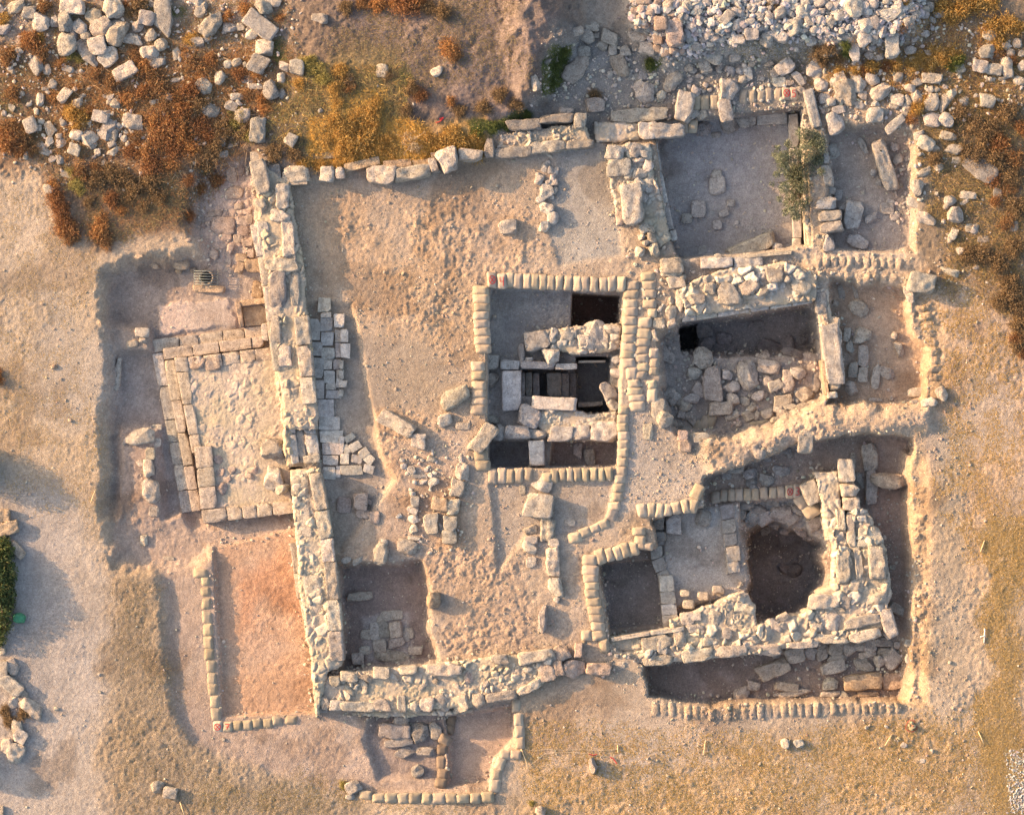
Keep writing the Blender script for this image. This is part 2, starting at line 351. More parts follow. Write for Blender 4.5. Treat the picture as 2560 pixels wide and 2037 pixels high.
def stone_mat(name, pit=1.0, warm=(1, 1, 1)):
    m, nt, b = nmat(name); b.inputs['Roughness'].default_value = .92
    tc = N(nt, 'ShaderNodeTexCoord').outputs['Object']
    oi = N(nt, 'ShaderNodeObjectInfo')
    add = N(nt, 'ShaderNodeVectorMath', operation='ADD'); mm = N(nt, 'ShaderNodeMath', operation='MULTIPLY'); mm.inputs[1].default_value = 40
    nt.links.new(oi.outputs['Random'], mm.inputs[0]); nt.links.new(tc, add.inputs[0]); nt.links.new(mm.outputs[0], add.inputs[1]); co = add.outputs[0]
    n1 = noise(nt, co, 5, 6, .65); n2 = noise(nt, co, 22, 5, .85); n3 = noise(nt, co, 12, 6, .8)
    c = mul(nt, oi.outputs['Color'], ramp(nt, n1, .32, .7, (.66, .63, .61), (1.16, 1.15, 1.13)))
    c = mul(nt, c, ramp(nt, n3, .36, .47, (.40, .385, .38), (1, 1, 1)), .85*pit)
    c = mul(nt, c, ramp(nt, n2, .36, .62, (.6, .59, .58), (1.16, 1.16, 1.15)), .85)
    nt.links.new(c, b.inputs['Base Color'])
    bump(nt, b, [(n3, 1.0*pit), (n2, .8*pit), (n1, .6)], .045)
    return m
def flat_mat(name, c, rough=.8, sc=30, var=.2):
    m, nt, b = nmat(name); b.inputs['Roughness'].default_value = rough
    co = N(nt, 'ShaderNodeTexCoord').outputs['Object']; n1 = noise(nt, co, sc, 4, .6)
    rgb = N(nt, 'ShaderNodeRGB'); rgb.outputs[0].default_value = c+(1,)
    nt.links.new(mul(nt, rgb.outputs[0], ramp(nt, n1, .3, .7, (1-var,)*3, (1+var,)*3)), b.inputs['Base Color'])
    bump(nt, b, [(n1, .4)], .01); return m
def attr_mat(name, rough=.9, trans=0):
    m, nt, b = nmat(name); b.inputs['Roughness'].default_value = rough
    at = N(nt, 'ShaderNodeAttribute', attribute_name='Col').outputs[0]; nt.links.new(at, b.inputs['Base Color'])
    if trans:
        t = N(nt, 'ShaderNodeBsdfTranslucent'); nt.links.new(at, t.inputs[0]); mx = N(nt, 'ShaderNodeMixShader', Fac=trans)
        out = nt.nodes['Material Output']; nt.links.new(b.outputs[0], mx.inputs[1]); nt.links.new(t.outputs[0], mx.inputs[2]); nt.links.new(mx.outputs[0], out.inputs[0])
    return m
def bag_mat():
    m, nt, b = nmat('woven_sack'); b.inputs['Roughness'].default_value = .85
    co = N(nt, 'ShaderNodeTexCoord').outputs['Object']; oi = N(nt, 'ShaderNodeObjectInfo')
    n1 = noise(nt, co, 7, 5, .6); n2 = noise(nt, co, 90, 2, .5)
    w = N(nt, 'ShaderNodeTexWave', Scale=45.0, Distortion=1.5); nt.links.new(co, w.inputs[0])
    c = mul(nt, oi.outputs['Color'], ramp(nt, n1, .3, .7, (.8, .78, .75), (1.13, 1.13, 1.12)))
    c = mul(nt, c, ramp(nt, w.outputs[0], 0, 1, (.92, .92, .92), (1.05, 1.05, 1.05)))
    nt.links.new(c, b.inputs['Base Color']); bump(nt, b, [(n1, .5), (w.outputs[0], .15), (n2, .3)], .012); return m
M_SOIL = soil_mat(); M_ST = stone_mat('limestone'); M_SM = stone_mat('dressed_limestone', .55); M_BAG = bag_mat()
M_VEG = attr_mat('dry_plant', .9, .25); M_LEAF = attr_mat('green_leaf', .7, .3)
M_RED = flat_mat('red_paint', (.42, .025, .035)); M_WOOD = flat_mat('pale_wood', (.62, .47, .28), .7, 20); M_IRON = flat_mat('dull_iron', (.20, .22, .21), .5)
M_BARK = flat_mat('bark', (.12, .09, .06)); M_GREEN = flat_mat('green_plastic', (.06, .22, .12), .45, 12, .25); M_CORE = attr_mat('rubble_mortar')
M_STRING = flat_mat('string', (.55, .45, .33))
def core_mat():
    m = M_CORE; nt = m.node_tree; b = nt.nodes['Principled BSDF']; co = N(nt, 'ShaderNodeTexCoord').outputs['Object']
    n1 = noise(nt, co, 14, 6, .85); n2 = noise(nt, co, 30, 3, .8)
    at = [n for n in nt.nodes if n.type == 'ATTRIBUTE'][0].outputs[0]
    c = mul(nt, at, ramp(nt, n1, .3, .7, (.66, .64, .61), (1.2, 1.2, 1.18))); nt.links.new(c, b.inputs['Base Color'])
    bump(nt, b, [(n1, .8), (n2, .6)], .03)
core_mat()

# ground object
ni, nj = X.shape
idx = np.arange(ni*nj).reshape(ni, nj)
F = np.stack([idx[:-1, :-1], idx[1:, :-1], idx[1:, 1:], idx[:-1, 1:]], -1).reshape(-1, 4)
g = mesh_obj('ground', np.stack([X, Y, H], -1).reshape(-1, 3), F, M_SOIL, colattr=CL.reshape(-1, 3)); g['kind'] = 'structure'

# ------------------------------------------------------------------ stones
LM = [  # landmarks for labels, in overview pixels
 ((432,582),'the iron grate'),((320,715),'the outer corner of the stepped podium'),((1683,365),'the leafy green shrub'),((1665,195),'the sandbag marked 5'),
 ((1045,592),'the sandbag marked 4'),((1675,765),'the sandbags marked 6'),((1673,1037),'the sandbag marked 3'),((478,1530),'the sandbag marked 7'),
 ((1865,345),'the pierced long block'),((551,55),'the tilted slab in the scrub'),((690,150),'the yellow green shrub'),((945,102),'the round shrub on the bare slope'),
 ((912,1263),'the drum stone with the long shadow'),((1255,650),'the black square shaft'),((1247,810),'the stepped shaft'),((1650,1210),'the deep black pit'),
 ((1940,597),'the big baulk corner boulder'),((1875,1013),'the long ochre trench boulder'),((10,1260),'the left edge conifer'),((820,1330),'the sunken pavers'),
 ((760,960),'the fan of pavers'),((1666,1590),'the stake between two stones'),((1915,1465),'the trench corner at lower right'),((1583,515),'the long block in the grey room'),
 ((2140,1650),'the white gravel spill'),((250,70),'the top left boulder cluster'),((270,300),'the rubble patch left of the scrub'),((2010,30),'the golden bush at top right'),
 ((1995,120),'the dark green bush on the right'),((480,430),'the pink cobbles by the wall'),((1500,60),'the middle of the heap'),((1800,40),'the right end of the heap'),
 ((1140,1070),'the pale boulder below square 4'),((895,930),'the cube stone on the dirt'),((2050,170),'the right hand long block'),((1430,160),'the stones below the heap'),((30,1490),'the left path stone line'),
 ((850,1550),'the dark brown sandbags'),((1550,800),'the big square 6 block'),((1820,760),'the east room blocks')]
LMW = np.array([W('W', *p) for p, _ in LM])
STONES = []
TONES = {'podium': (.57, .49, .42), 'slab': (.55, .515, .475), 'pale': (.57, .515, .45), 'grey': (.41, .38, .355), 'pinkish': (.52, .425, .37), 'ochre': (.54, .42, .31), 'dark grey': (.29, .27, .265), 'white': (.64, .59, .54), 'cool': (.54, .51, .48)}
def size_n(L): return 7 if L < .25 else 11 if L < .6 else 16
def place_stone(t, cx, cy, L, Wd, ang, kind, tone, h=None, z=None, sink=.32, parent=None, name=None, mat=None, tilt=4):
    seed = len(STONES)*7+11 if parent is None else rng.integers(1e9)
    x, y = W(t, cx, cy); L_, W_ = mlen(t, L), mlen(t, Wd)
    hh = h if h else {'r': .62, 'b': .6, 'a': .5, 's': .22, 'q': .4}[kind]*min(L_, W_)**.85*1.05
    P, f = rock_unit(kind, seed, size_n(max(L_, W_)))
    grow = {'r': 1.16, 'a': 1.2, 'b': 1.03, 's': 1.1, 'q': 1}[kind]
    P = P*np.array([L_/2*grow, W_/2*grow, hh/2])
    r = np.random.default_rng(seed); P = roughen(P, kind, r)
    a, b, c = math.radians(r.uniform(-tilt, tilt)), math.radians(r.uniform(-tilt, tilt)), math.radians(-ang)
    R = np.array(Matrix.Rotation(a, 3, 'X')@Matrix.Rotation(b, 3, 'Y')); P = P@R.T
    q = np.array([[0, 0], [L_*.35, 0], [-L_*.35, 0], [0, W_*.35], [0, -W_*.35]]); cs, sn = math.cos(c), math.sin(c)
    gz = float(np.median([gh(x+u*cs-v*sn, y+u*sn+v*cs) for u, v in q]))
    base = (gz if z is None else z-hh*(1-sink))
    nm = name or ('boulder' if max(L_, W_) > .5 and kind in 'ra' else 'cut_block' if kind in 'bq' else 'flat_stone' if kind == 's' else 'field_stone' if max(L_, W_) > .27 else 'small_stone')
    P = P+np.array([0, 0, hh/2-sink*hh])
    o = mesh_obj(nm, P, f, mat or (M_SM if kind in 'q' else M_ST), parent, smooth=True)
    if kind in 'rab': o.data.set_sharp_from_angle(angle=math.radians(30))
    loc = Vector((x, y, base))
    o.location = loc-(parent.location if parent else Vector()); o.rotation_euler[2] = c
    tc = np.array(TONES[tone])*r.uniform(.76, 1.1)*np.array([1+r.uniform(-.01, .05), 1, 1+r.uniform(-.04, .04)])
    o.color = (*tc, 1)
    if parent is None:
        STONES.append(dict(o=o, x=x, y=y, L=max(L_, W_), k=kind, tone=tone, nm=nm))
    return o
def stones(t, tone, txt, parent=None, **kw):
    for item in txt.replace('\n', ' ').split(';'):
        p = item.split()
        if not p: continue
        k = 'r' if random.random() < .45 else 'a'
        if p[-1].isalpha(): k = p.pop()
        v = [float(a) for a in p]
        if len(v) < 3: v = v+[40]
        if len(v) < 4: v = v+[v[2]*.85]
        if len(v) < 5: v = v+[random.uniform(-30, 30) if k in 'ra' else 0]
        place_stone(t, v[0], v[1], v[2], v[3], v[4], k, tone, parent=parent, **kw)
# ---- loose stones, traced from the photograph tile by tile
stones('A', 'pale', '''100 45 110 70 -35 a;185 80 85 80 5 b;455 45 150 88 5 b;590 105 100 90 -20;500 165 100 80 30 a;715 65 120 125;640 175 130 110 -20;730 205 125 150 20;
540 230 70 60;425 280 115 135 10;615 290 110 110 -10 b;545 335 165 72 60;675 360 115 105 -15;785 450 150 88 -30 b;835 245 130 65 10 a;865 170 60 60;950 225 85 62 -60;1030 110 215 100 88;
1010 12 130 50;940 330 100 85 -15;1010 285 75 65;1110 355 50 80 0 a;1180 350 80 45 30 a;1240 265 85 75 -10 a;1325 150 165 100 -50;1300 245 60 40;1230 15 80 50;1265 60 85 60 -60;
1435 175 70 60;1405 200 30 25;1510 170 70 45 -5;1560 185 35 30;1578 215 75 60;1650 55 115 80 30;1715 15 95 60 10;1665 315 105 110 0 a;1485 390 60 50;1430 405 50 45;1540 408 40 35;
1770 492 55 65;1790 420 65 70 0 a;1280 545 100 80 25;1380 490 85 60 -70;1490 608 85 42 0 a;330 530 55 50 a;405 600 95 60 -55 b;255 625 75 42 -80;140 590 30 30;70 675 45 40 a;25 710 35 35;
120 320 40 35 a;185 655 40 25;490 640 70 60;730 655 60 60 a;695 610 45 40 a;630 730 110 80 10 b;840 765 130 78 15 a;195 790 88 78 70 b;258 765 40 35;245 803 38 38 b;320 815 92 62 70 a;310 890 50 55 a;
265 935 98 50 55 a;380 900 60 45 -30 a;375 855 45 40;480 845 75 60;560 870 105 78 40 a;580 912 45 50;467 938 76 72 20 b;615 958 45 40;713 957 80 42 -25;780 870 45 40;800 903 30 35;163 978 30 50;
375 1000 50 55 a;330 1000 40 40;390 770 50 50 a;230 700 30 40;307 1187 65 48 15;425 435 70 40 a;500 450 60 20 0 a;75 445 60 28 40 a;20 320 40 25;295 440 50 60 a;645 1025 22 40;420 1095 75 38 15 s;
960 640 40 30;1060 610 60 50;1600 545 90 40 5;1500 650 40 30;560 770 30;640 700 30 20;520 600 40 25;470 560 35;560 550 30 20;300 690 35;330 640 28;350 700 24 20;300 580 30 20;285 560 40 25;
690 640 40;660 605 30 20;95 1020 24;190 1050 22;130 995 20;220 1060 18;590 985 22;700 870 32;790 830 28;830 830 24;520 800 38 30;1110 505 70 25 0 a;980 520 30 24''')
stones('A', 'grey', '''410 140 130 105 -70;15 185 60 90 80;350 130 60 70 a;10 60 40 60;455 205 95 45 45 a;920 120 100 88 10 b;985 380 90 80 -30;1635 165 225 110 38 q;1620 405 112 108 20 b;1865 430 90 88 5 b;1703 568 100 105 -20;
1325 690 90 80 20 a;1455 670 78 52 20 a;1620 820 150 95 93 b;1825 880 78 78 30 b;1385 885 65 50 20;1390 965 70 45;1445 915 30 35;2005 125 85 55 10 a;230 410 115 72 55 a;670 825 140 85 -60;725 850 50 60 a;700 905 50 45 -20;
740 795 40 40;1770 595 40 60;1245 1055 50 30;1530 730 70 100 80 a;2010 700 30;1550 500 80 50 s''')
stones('A', 'pinkish', '''1447 1092 88 58 85 s;1500 1065 50 60 0 s;1465 1205 100 72 0 s;1490 1290 50 40 0 s;1525 1325 80 32 0 s;1395 1410 130 92 5 s;1320 1335 45 40 0 s;1365 1335 42 40 0 s;1515 1385 85 55 10 s;1520 1445 75 55 0 s;
1490 1495 60 50 0 s;1415 1485 60 40 0 s;1440 1555 45 52 a;1545 1520 60 42 0 b;1335 1585 62 52 a;1565 1585 42 60 0 b;1430 1640 35 60 0 s;1465 1670 30 60 70 a;1600 1530 150 28 92 s;1560 1370 40 60 s;1270 1410 40 30;1240 1420 28;1300 1400 30 26;1180 1505 40 22''')
stones('A', 'ochre', '1510 1615 72 46 5 b;1582 1665 95 82 0 b;1500 1672 82 48 -70 b;1130 1650 88 70 0 a;960 1660 60 30 a;870 1610 40 25 a;1110 1690 40 40;1200 1690 40 30')
stones('A', 'white', '265 140 105 110 0 a;1440 598 22 18;65 430 30 24')
# north wall area
stones('B', 'pale', '''1480 205 72 48 -20 a;1580 172 75 60 0 a;1550 228 90 85;1608 218 40 35;1690 235 105 75 20 b;1645 285 60 50;1710 310 50 60 b;1745 410 132 98 75 a;1690 460 40 45 a;1808 448 45 40 a;1795 315 75 70;1920 300 90 88 5 b;1870 225 120 78 5 a;
1485 430 175 95 -42 a;1420 690 80 40 a;1905 575 110 125 0 a;2085 505 128 78 -50 r;2018 600 60 60;1980 570 30 50;1980 620 30 40;1310 975 42 22 40 a;1210 530 60 90 a;612 455 72 50 a;265 455 70 80 s;985 1165 22 18''')
stones('B', 'grey', '1530 320 75 60 b;1605 660 118 80 0 b;1290 400 40 60 a')
stones('B', 'white', '''65 503 32 25;1052 1422 108 85 -5 b;1290 1050 40 60 a;1320 1065 42 42 a;1350 1075 36 48 a;1335 1110 40 40 a;1250 1130 54 52 a;1335 1150 55 46 a;1290 1195 78 76 a;1258 1250 48 40 a;1295 1305 76 70;1330 1362 70 72;1280 1418 72 60;
1345 1195 35 40;1305 1145 34 30;1240 1095 30;1305 1015 30;1325 1235 30;238 545 14;463 660 12 20 a''')
stones('B', 'grey', '1650 285 30;2050 665 60 30 s;1930 660 30;1850 480 90 40 s;1900 470 60 s')
# right of the grey room, north east room
stones('C', 'cool', '''100 565 55 65;85 710 60 70 a;140 718 65 48 -30 a;150 795 95 75;230 830 60 40;8 820 40 40;300 555 125 120 0 a;285 690 142 82 80 b;318 765 110 95;425 748 112 88 10 a;590 730 190 75 -2 q;155 412 92 75 70 b;215 360 90 78 30 s;345 362 65 50 -15 b;
320 435 62 52;380 440 45 60;430 455 92 48 70 a;395 500 50 50;345 505 40 30;510 490 45 30;625 510 80 60 s;690 520 50;30 665 190 108 100 b;150 570 30;190 560 30;160 530 34;560 1440 62 26 b;620 1550 55 48;
150 1580 50 90 s;120 1080 20 s;120 1130 34 24 s;210 1325 24 s;370 1385 30 s;240 1610 50 34;80 440 44;60 500 40;120 470 36;340 620 50 24;
1105 405 60 40;850 430 95 105;660 420 118 85 -35 b;750 490 98 48 50 b;1120 660 62 45;1220 650 46 40;1225 725 105 88 0 b;970 775 115 90 80 a;1000 690 82 50 a;965 945 78 85 a;910 990 50 60;925 1100 128 60 80 b;945 1195 60 50 a;1000 1220 46 62 0 b;
905 1275 120 80 0 a;1090 1345 168 108 100 b;1035 1290 62 50 a;1215 1362 85 60;1120 1517 115 72;930 1520 60 90 a;1310 1305 80 70 s;1360 1350 60 s;1330 1265 50 s;1155 905 95 38 60 a;1255 1140 40 45;1225 1075 40 40''')
stones('C', 'pale', '''890 530 82 70;1000 480 72 52;970 520 50 60;1118 515 118 85 85;1205 495 80 70;1370 485 52 50;1040 575 155 112 70 a;1260 575 130 80 -35;1345 780 140 56 -40 b;1405 720 40 35 b;1375 995 60 60;1355 920 55 45;1430 990 30;1385 1160 40;
1545 900 90 80 a;1525 1080 82 45 -10;1480 1180 80 95 a;1475 1275 105 55 20 s;1540 1375 110 58 a;1725 1352 100 92;1695 1258 70 60;1665 1295 35;1800 1225 95 38 5 a;1715 1460 62 75 a;1685 1510 30 40 a;1755 1570 52 40 a;1680 1470 26;1690 1700 100 40 a;1855 1675 35;1605 1215 30 a;
1780 1268 50 24;1830 1430 80 50 s;1650 1390 30;1580 765 90 100;1668 758 86 80;1680 855 90 58 10;1705 938 100 60 5;1730 1005 62 42 s;1435 555 72 50;1480 615 60 76;1425 630 46 66;1360 630 70 70;1700 595 66 76 a;1655 650 108 52 100;1575 645 80 92;
1575 495 122 60 5 b;1925 637 88 76 10 b;1880 415 98 75 5 b;1965 437 90 70 5 b;2053 425 112 80 80;2145 410 60 60;1945 500 34;2020 495 50 24;2120 510 70 50 a;1920 320 85 82 a;1940 220 75 68;2075 330 50 46;2110 270 50 60 a;2145 335 50;2045 290 60 50;1750 460 30;
1520 690 70 30 s;1500 970 28;1520 965 20;1560 965 18;1412 1055 24;1450 1050 20;1505 920 22;1928 905 22;1605 565 44 34;1660 545 34;1640 500 70 24 s;1850 600 30;1760 570 24;1840 1440 50;2090 1420 50 60 s;2085 1560 60 s;1900 1500 70 40 s''')
stones('C', 'grey', '1880 1050 205 120 38 s;1990 1230 50 90 s')
# rubble heap, the stones that show large
stones('C', 'cool', '''445 225 85 75 b;530 260 82 76;610 228 112 75 20 a;360 255 76 60 b;210 245 66 50;285 128 98 62 -45 b;200 155 66 42;1075 62 100 108;955 55 80 52;870 85 68 44 a;870 35 72 48;800 145 72 54 80 a;705 190 100 66 80 a;925 155 66 66;620 90 90 70 a;
765 90 84 56;1000 110 70 72;1140 60 62 62;780 20 60 62;665 20 60 50;30 55 72 50;1150 180 90 82 a;1215 155 92 60 40 a;1140 255 78 86;1210 250 62 52 80 a;1240 285 30;1195 310 40 44;1318 275 185 82 88 b;1087 335 110 62 88 b;1310 100 125 66 a;1420 155 80 60 80;
1520 100 62 56 a;1560 45 62 60;1620 95 72 40;1580 130 50 30;1580 180 24 30;1470 105 50 50;1470 250 52 30;1530 215 52 36 a;560 20 40;700 60 50 40;740 150 50 44;830 200 50 46;770 200 44;660 150 40;560 120 60 44;500 130 40;430 150 60 44;350 170 60 70;160 30 50;
90 90 50;120 140 44;60 180 52;30 120 44;180 90 40;250 60 44;240 200 50 44;150 250 60 50;60 260 48;320 80 44;380 100 48;430 60 40;480 40 44;520 80 38;330 20 40;220 20 42;100 20 46;1010 20 44;1200 40 60 50;1240 90 50;1280 30 50 40;1360 50 60 50;1430 60 60 44;
1200 110 40;1090 120 50 30;860 140 44;900 200 38;600 180 50 40;490 190 40;400 200 44;300 230 44;280 180 40;120 200 48;20 230 44;100 300 60 40;190 300 44;330 290 40;1380 110 50;1340 20 44''', name='rubble_stone', sink=.08)
stones('B', 'pinkish', '''2005 160 78 90 0 b;2090 215 165 100 80 b;1990 240 56 86 b;1925 20 50;1880 20 60 50;1990 30 50;2060 40 76 54;2130 50 52;1890 70 54 46;1845 85 44;1940 90 66 60;2060 100 60 50;1960 130 44 50;2110 110 44;1870 120 36 30;1910 110 34;1900 165 66 44;1950 180 44;
1880 145 30;1800 85 34;1815 115 30;1835 20 30;1805 45 26;2005 310 70 60 a;2040 340 60 40;2090 320 56 50;2140 330 44;1975 320 44;2130 150 50;2130 280 50 44;1820 190 30;1840 240 44 30;2020 90 40;1860 180 32;1745 115 22;1830 140 28''', name='rubble_stone', sink=.08)
# podium trench, left path
stones('D', 'pale', '885 388 85 56 5 b;890 435 52 36;825 460 62 42 s;870 1045 155 85 -5 a;780 1075 30 45;930 1240 118 66 85;940 1380 142 100 85;960 1510 62 60 s;875 1210 46 34 50 a;935 1150 60 72 b;895 1690 42 60 a;730 650 165 34 95 a;975 985 60 40 s;970 1080 60 50 s')
stones('D', 'ochre', '340 605 38 28;440 940 22 18;1610 120 100 72 100 s;30 1535 70 82 b;55 1612 125 82 -15 b')
stones('G', 'pale', '15 690 35 50;78 780 100 72 100;10 800 80 110 0 b;72 900 145 84 40 b;140 970 88 64 95;85 1005 62 64;207 1040 140 86 40;130 1038 25;108 1155 85 72 100;130 1220 78 78 25 b;110 55 110 60 45 b;985 1535 80 70 a;1070 1572 84 68 10 b;355 1045 28;625 835 20;628 945 20;1395 1245 24;385 1085 14;1050 110 70 24 s;8 1690 30 70 b')
stones('G', 'pale', '50 1285 92 74 80;105 1325 112 100 90 a;68 540 34 40')
# interior
stones('E', 'pale', '''355 960 232 92 28 b;487 1068 88 92 5 b;720 785 178 98 -35;655 937 85 64;770 975 82 42 s;938 572 112 94 5 b;948 683 80 82;945 933 102 54 10;900 1050 190 94 -50 b;570 1175 50 40;
765 1260 98 74 95;735 1360 108 84 100 b;710 1480 98 72 95 b;690 1585 94 76 92 b;685 1670 88 84 b;573 1585 120 90 88 b;630 1605 28 60;1265 1345 108 90 20;1250 1470 172 140 8 b;1190 1635 88 60 -25 a;1200 1690 84 54 b;1300 1625 140 88 95 b;1330 1695 60 40;1440 1580 70 40 s;1145 1375 38 60 s''')
stones('E', 'ochre', '628 1462 96 80 10 b')
stones('E', 'white', '405 1225 44 40 a;452 1250 50 46 a;495 1290 82 26 0 a;590 1325 66 48 a;575 1285 40 28 a;525 1325 44 20 a;760 1190 24 62 a;470 1450 50 60 0 b;455 1500 62 46 a;460 1560 56 46 a;460 1620 50 50 a;460 1675 72 28 a;450 1710 60 30;270 1700 60 36 a;370 1540 36 30 a;390 1190 30;470 1330 30 24;455 1400 34;540 1250 24;420 1270 24')
stones('H', 'pale', '250 75 130 84 100;430 35 132 72 15 a;115 120 76 36 a;40 115 50 32;1200 30 90 66 30;1335 130 178 78 85 b;1345 290 130 74 75 a;1358 365 36 40;1200 130 60 62 s;1340 8 60 50 b')
stones('H', 'ochre', '585 365 84 92 0 r', h=.58)
stones('H', 'grey', '1265 490 160 50 95 a', h=.34)
stones('H', 'pale', '120 350 158 52 -5 b;215 570 100 56 88 s;275 560 90 68 88 s;345 560 86 72 80 b;350 635 96 62 -15 b;320 470 130 60 -5 s;240 660 80 78 s;160 590 70 60 s;470 690 80 50 s;110 745 72 70 b;320 725 200 66 8 s;150 690 60 50 s;400 600 70 60 s;430 580 60 60 s;255 500 50 46 s')
stones('H', 'grey', '380 1130 95 70 10 b;340 1190 185 88 3 b;365 1265 172 50 -6 b;490 1205 115 100 a;600 1190 92 84 a;530 1325 132 52 3;400 1325 112 64 5 a;485 1440 82 76')
stones('H', 'grey', '85 1545 92 82;60 1602 54 30 a')
stones('H', 'pale', '1255 1690 58 54 20 a;1925 1360 12 8', h=.3)
stones('H', 'grey', '1585 1395 98 44 78 a', h=.38)
stones('E', 'pinkish', '25 1475 82 96 s;130 1450 82 96 0 b;145 1525 82 54 b;180 1450 26 40;215 1545 64 70 s')
# right of square 4, loose
stones('E', 'pale', '2075 10 135 56 b;2105 75 98 70 -10 b;2130 185 120 72 100;2075 265 66 84 a;2075 195 34 50;2000 250 28;1970 410 44 62 a;2040 520 126 74 40 a;2070 395 84 46 a;2000 330 70 60 s;2080 330 60 44;2090 800 112 86 40 a;2030 940 92 90 20 a;1995 865 80 120 s;1930 1010 60 92 s;2100 960 50')
stones('F', 'pinkish', '20 1035 66 66 0 b;30 1100 80 70 5 b')
# square 6 and its surrounds
stones('F', 'pale', '''40 185 122 96 80;8 60 50 60;155 545 112 118 0 a;215 710 205 118 86 b;440 660 182 108 82;570 600 128 80 10 b;270 865 142 86 -3 b;690 690 132 72 88 b;130 745 84 80 45 a;340 910 84 50 a;440 910 84 56 a;490 905 36 60;560 895 82 60 a;465 855 62 50;540 780 46 40;410 815 74 44 20;
660 810 112 66 -15 b;795 775 92 80 a;790 850 84 46 a;540 530 62 50;15 820 62 90 a;40 840 70 70;75 935 84 52 60;20 910 50 60;130 1050 100 62 s;610 940 62 40;655 900 70 50 s;700 760 60 50 s;380 960 50 34;250 1010 80 30 s;10 970 40''')
stones('F', 'dark grey', '170 360 100 92 80 b;190 460 110 80 40 a;590 470 160 90 10 a;700 450 92 70 80 a;870 700 105 52 85 a;720 520 120 60 a;790 430 60;300 420 90 70 s;350 490 60 40;500 340 100 60 s')
stones('F', 'pale', '785 1070 145 90 92 b;1140 405 115 92 10 a;1055 400 88 44 95 b;1075 475 82 48 80 a;1155 535 122 64 92 b;1093 625 90 60 92 b;1155 655 92 58 92 b;1085 740 92 74 a;1305 640 92 58 25 a;1235 810 82 22 0 b;1385 490 90 46 70 a;1440 150 50 92 a;1515 760 130 50 -3 a;1635 780 66 84 a;1560 825 92 58 -20 a;1475 830 52 40;1335 805 26;1355 410 40 50;1020 130 80 40 80 s;1110 130 92 26 75 s;1125 235 115 78 40 a;985 205 40;1240 655 150 46 95 a;1215 1360 215 72 92 b;1205 1170 162 90 85 b;1145 1320 30 90 a;1100 1200 30 100 s;1135 1300 30 60')
stones('F', 'pale', '1510 78 160 122 8 b', h=.6)
stones('F', 'ochre', '1325 1320 205 88 6', z=-.42)
stones('F', 'pale', '830 1392 142 102 66 b', z=-.35)
stones('F', 'grey', '450 1275 92 60 -10;545 1310 84 80 -30;645 1262 92 58;465 1330 70 62;470 1372 62 60 a;500 1150 60 60;560 1180 50 40;700 1160 40;480 1130 50 80 a;150 1560 84 92 10 a;350 1240 100 60 s;680 1130 60 40;300 1290 60 44 s;560 1120 40')
stones('F', 'grey', '430 1475 90 60 a;590 1460 90 40 a;650 1530 130 100 a;540 1560 110 80 a;720 1560 90 80 a;850 1590 90 80 a;470 1560 90 70 a;780 1640 70 60 a;840 1680 60 60;620 1600 90 60 a;400 1540 70 60 a;500 1500 90 60 a;760 1500 70 60 a;580 1640 70 60 a;700 1640 80 50 a')
stones('I', 'dark grey', '685 190 62 56;750 200 84 72 a;765 145 42 40')
stones('I', 'pale', '''735 725 118 90 -15 b;830 715 88 70 10;910 710 104 58 100 a;990 680 84 76 b;1010 740 118 60;1080 680 84 78;1150 670 74 60;1215 660 74 82;1300 645 105 54 5;1190 720 96 42;1300 705 72 54;1355 740 120 92 -40 a;1165 780 120 70;1265 765 62 72;975 800 156 72 -15 b;600 815 198 98 -22 b;
685 925 145 50 5 b;475 920 78 60 10 b;400 970 92 70 -20 a;715 965 195 44 -10 a;960 905 84 84 a;960 970 105 40 a;620 720 62 42;1435 745 30 60;1050 975 60 34;1440 640 52 46 b;1390 440 128 58 30 b;660 1265 46 56;745 1265 58 54;1690 758 24;1405 1275 36 30;1580 1310 26;1170 1165 22;1295 1160 26 a;1520 1375 30 s;1350 170 34 s;1380 660 44''')
stones('I', 'ochre', '1165 895 238 102 -4 b;1350 890 112 92 a;1200 970 130 26 0 b')
stones('C', 'pale', '460 1540 290 92 -20 b', z=-.62, h=.45)
stones('C', 'white', '240 1080 62 50 s;245 1150 92 110 s;125 1300 85 95 s;285 1330 58 36 -20 s;245 1400 54 54 s;50 1360 66 60 s;330 1265 50 40 s', h=.14, sink=.1)
stones('F', 'white', '95 640 90 70 a;330 730 90 66 a;350 810 80 60 a;610 720 92 66 -20 b;560 690 70 60 a;750 640 84 60 a;640 880 84 60 a;300 650 70 54 a;500 790 76 56 a;80 800 90 70 a;700 860 80 54 a', h=.34)
stones('C', 'pale', '900 620 80 60 a;940 640 60;1150 600 60 50 a;1280 700 60 44 a;1480 520 60 44 a;1420 680 60 50 a;1560 560 50 40 a;1780 640 60 50 a;1500 850 60 50 a;1600 930 60 50 a;1620 1050 50 40 a;1760 430 70 50 a;1340 660 50;1000 620 70 50 a;870 470 60;760 560 50 40 a;600 460 60 44 a;560 400 50 40 a;60 420 60 44 a;450 400 44;250 420 50 40 a;1440 320 60 50 a;1560 330 50;1240 360 60 40 a;1180 350 50')
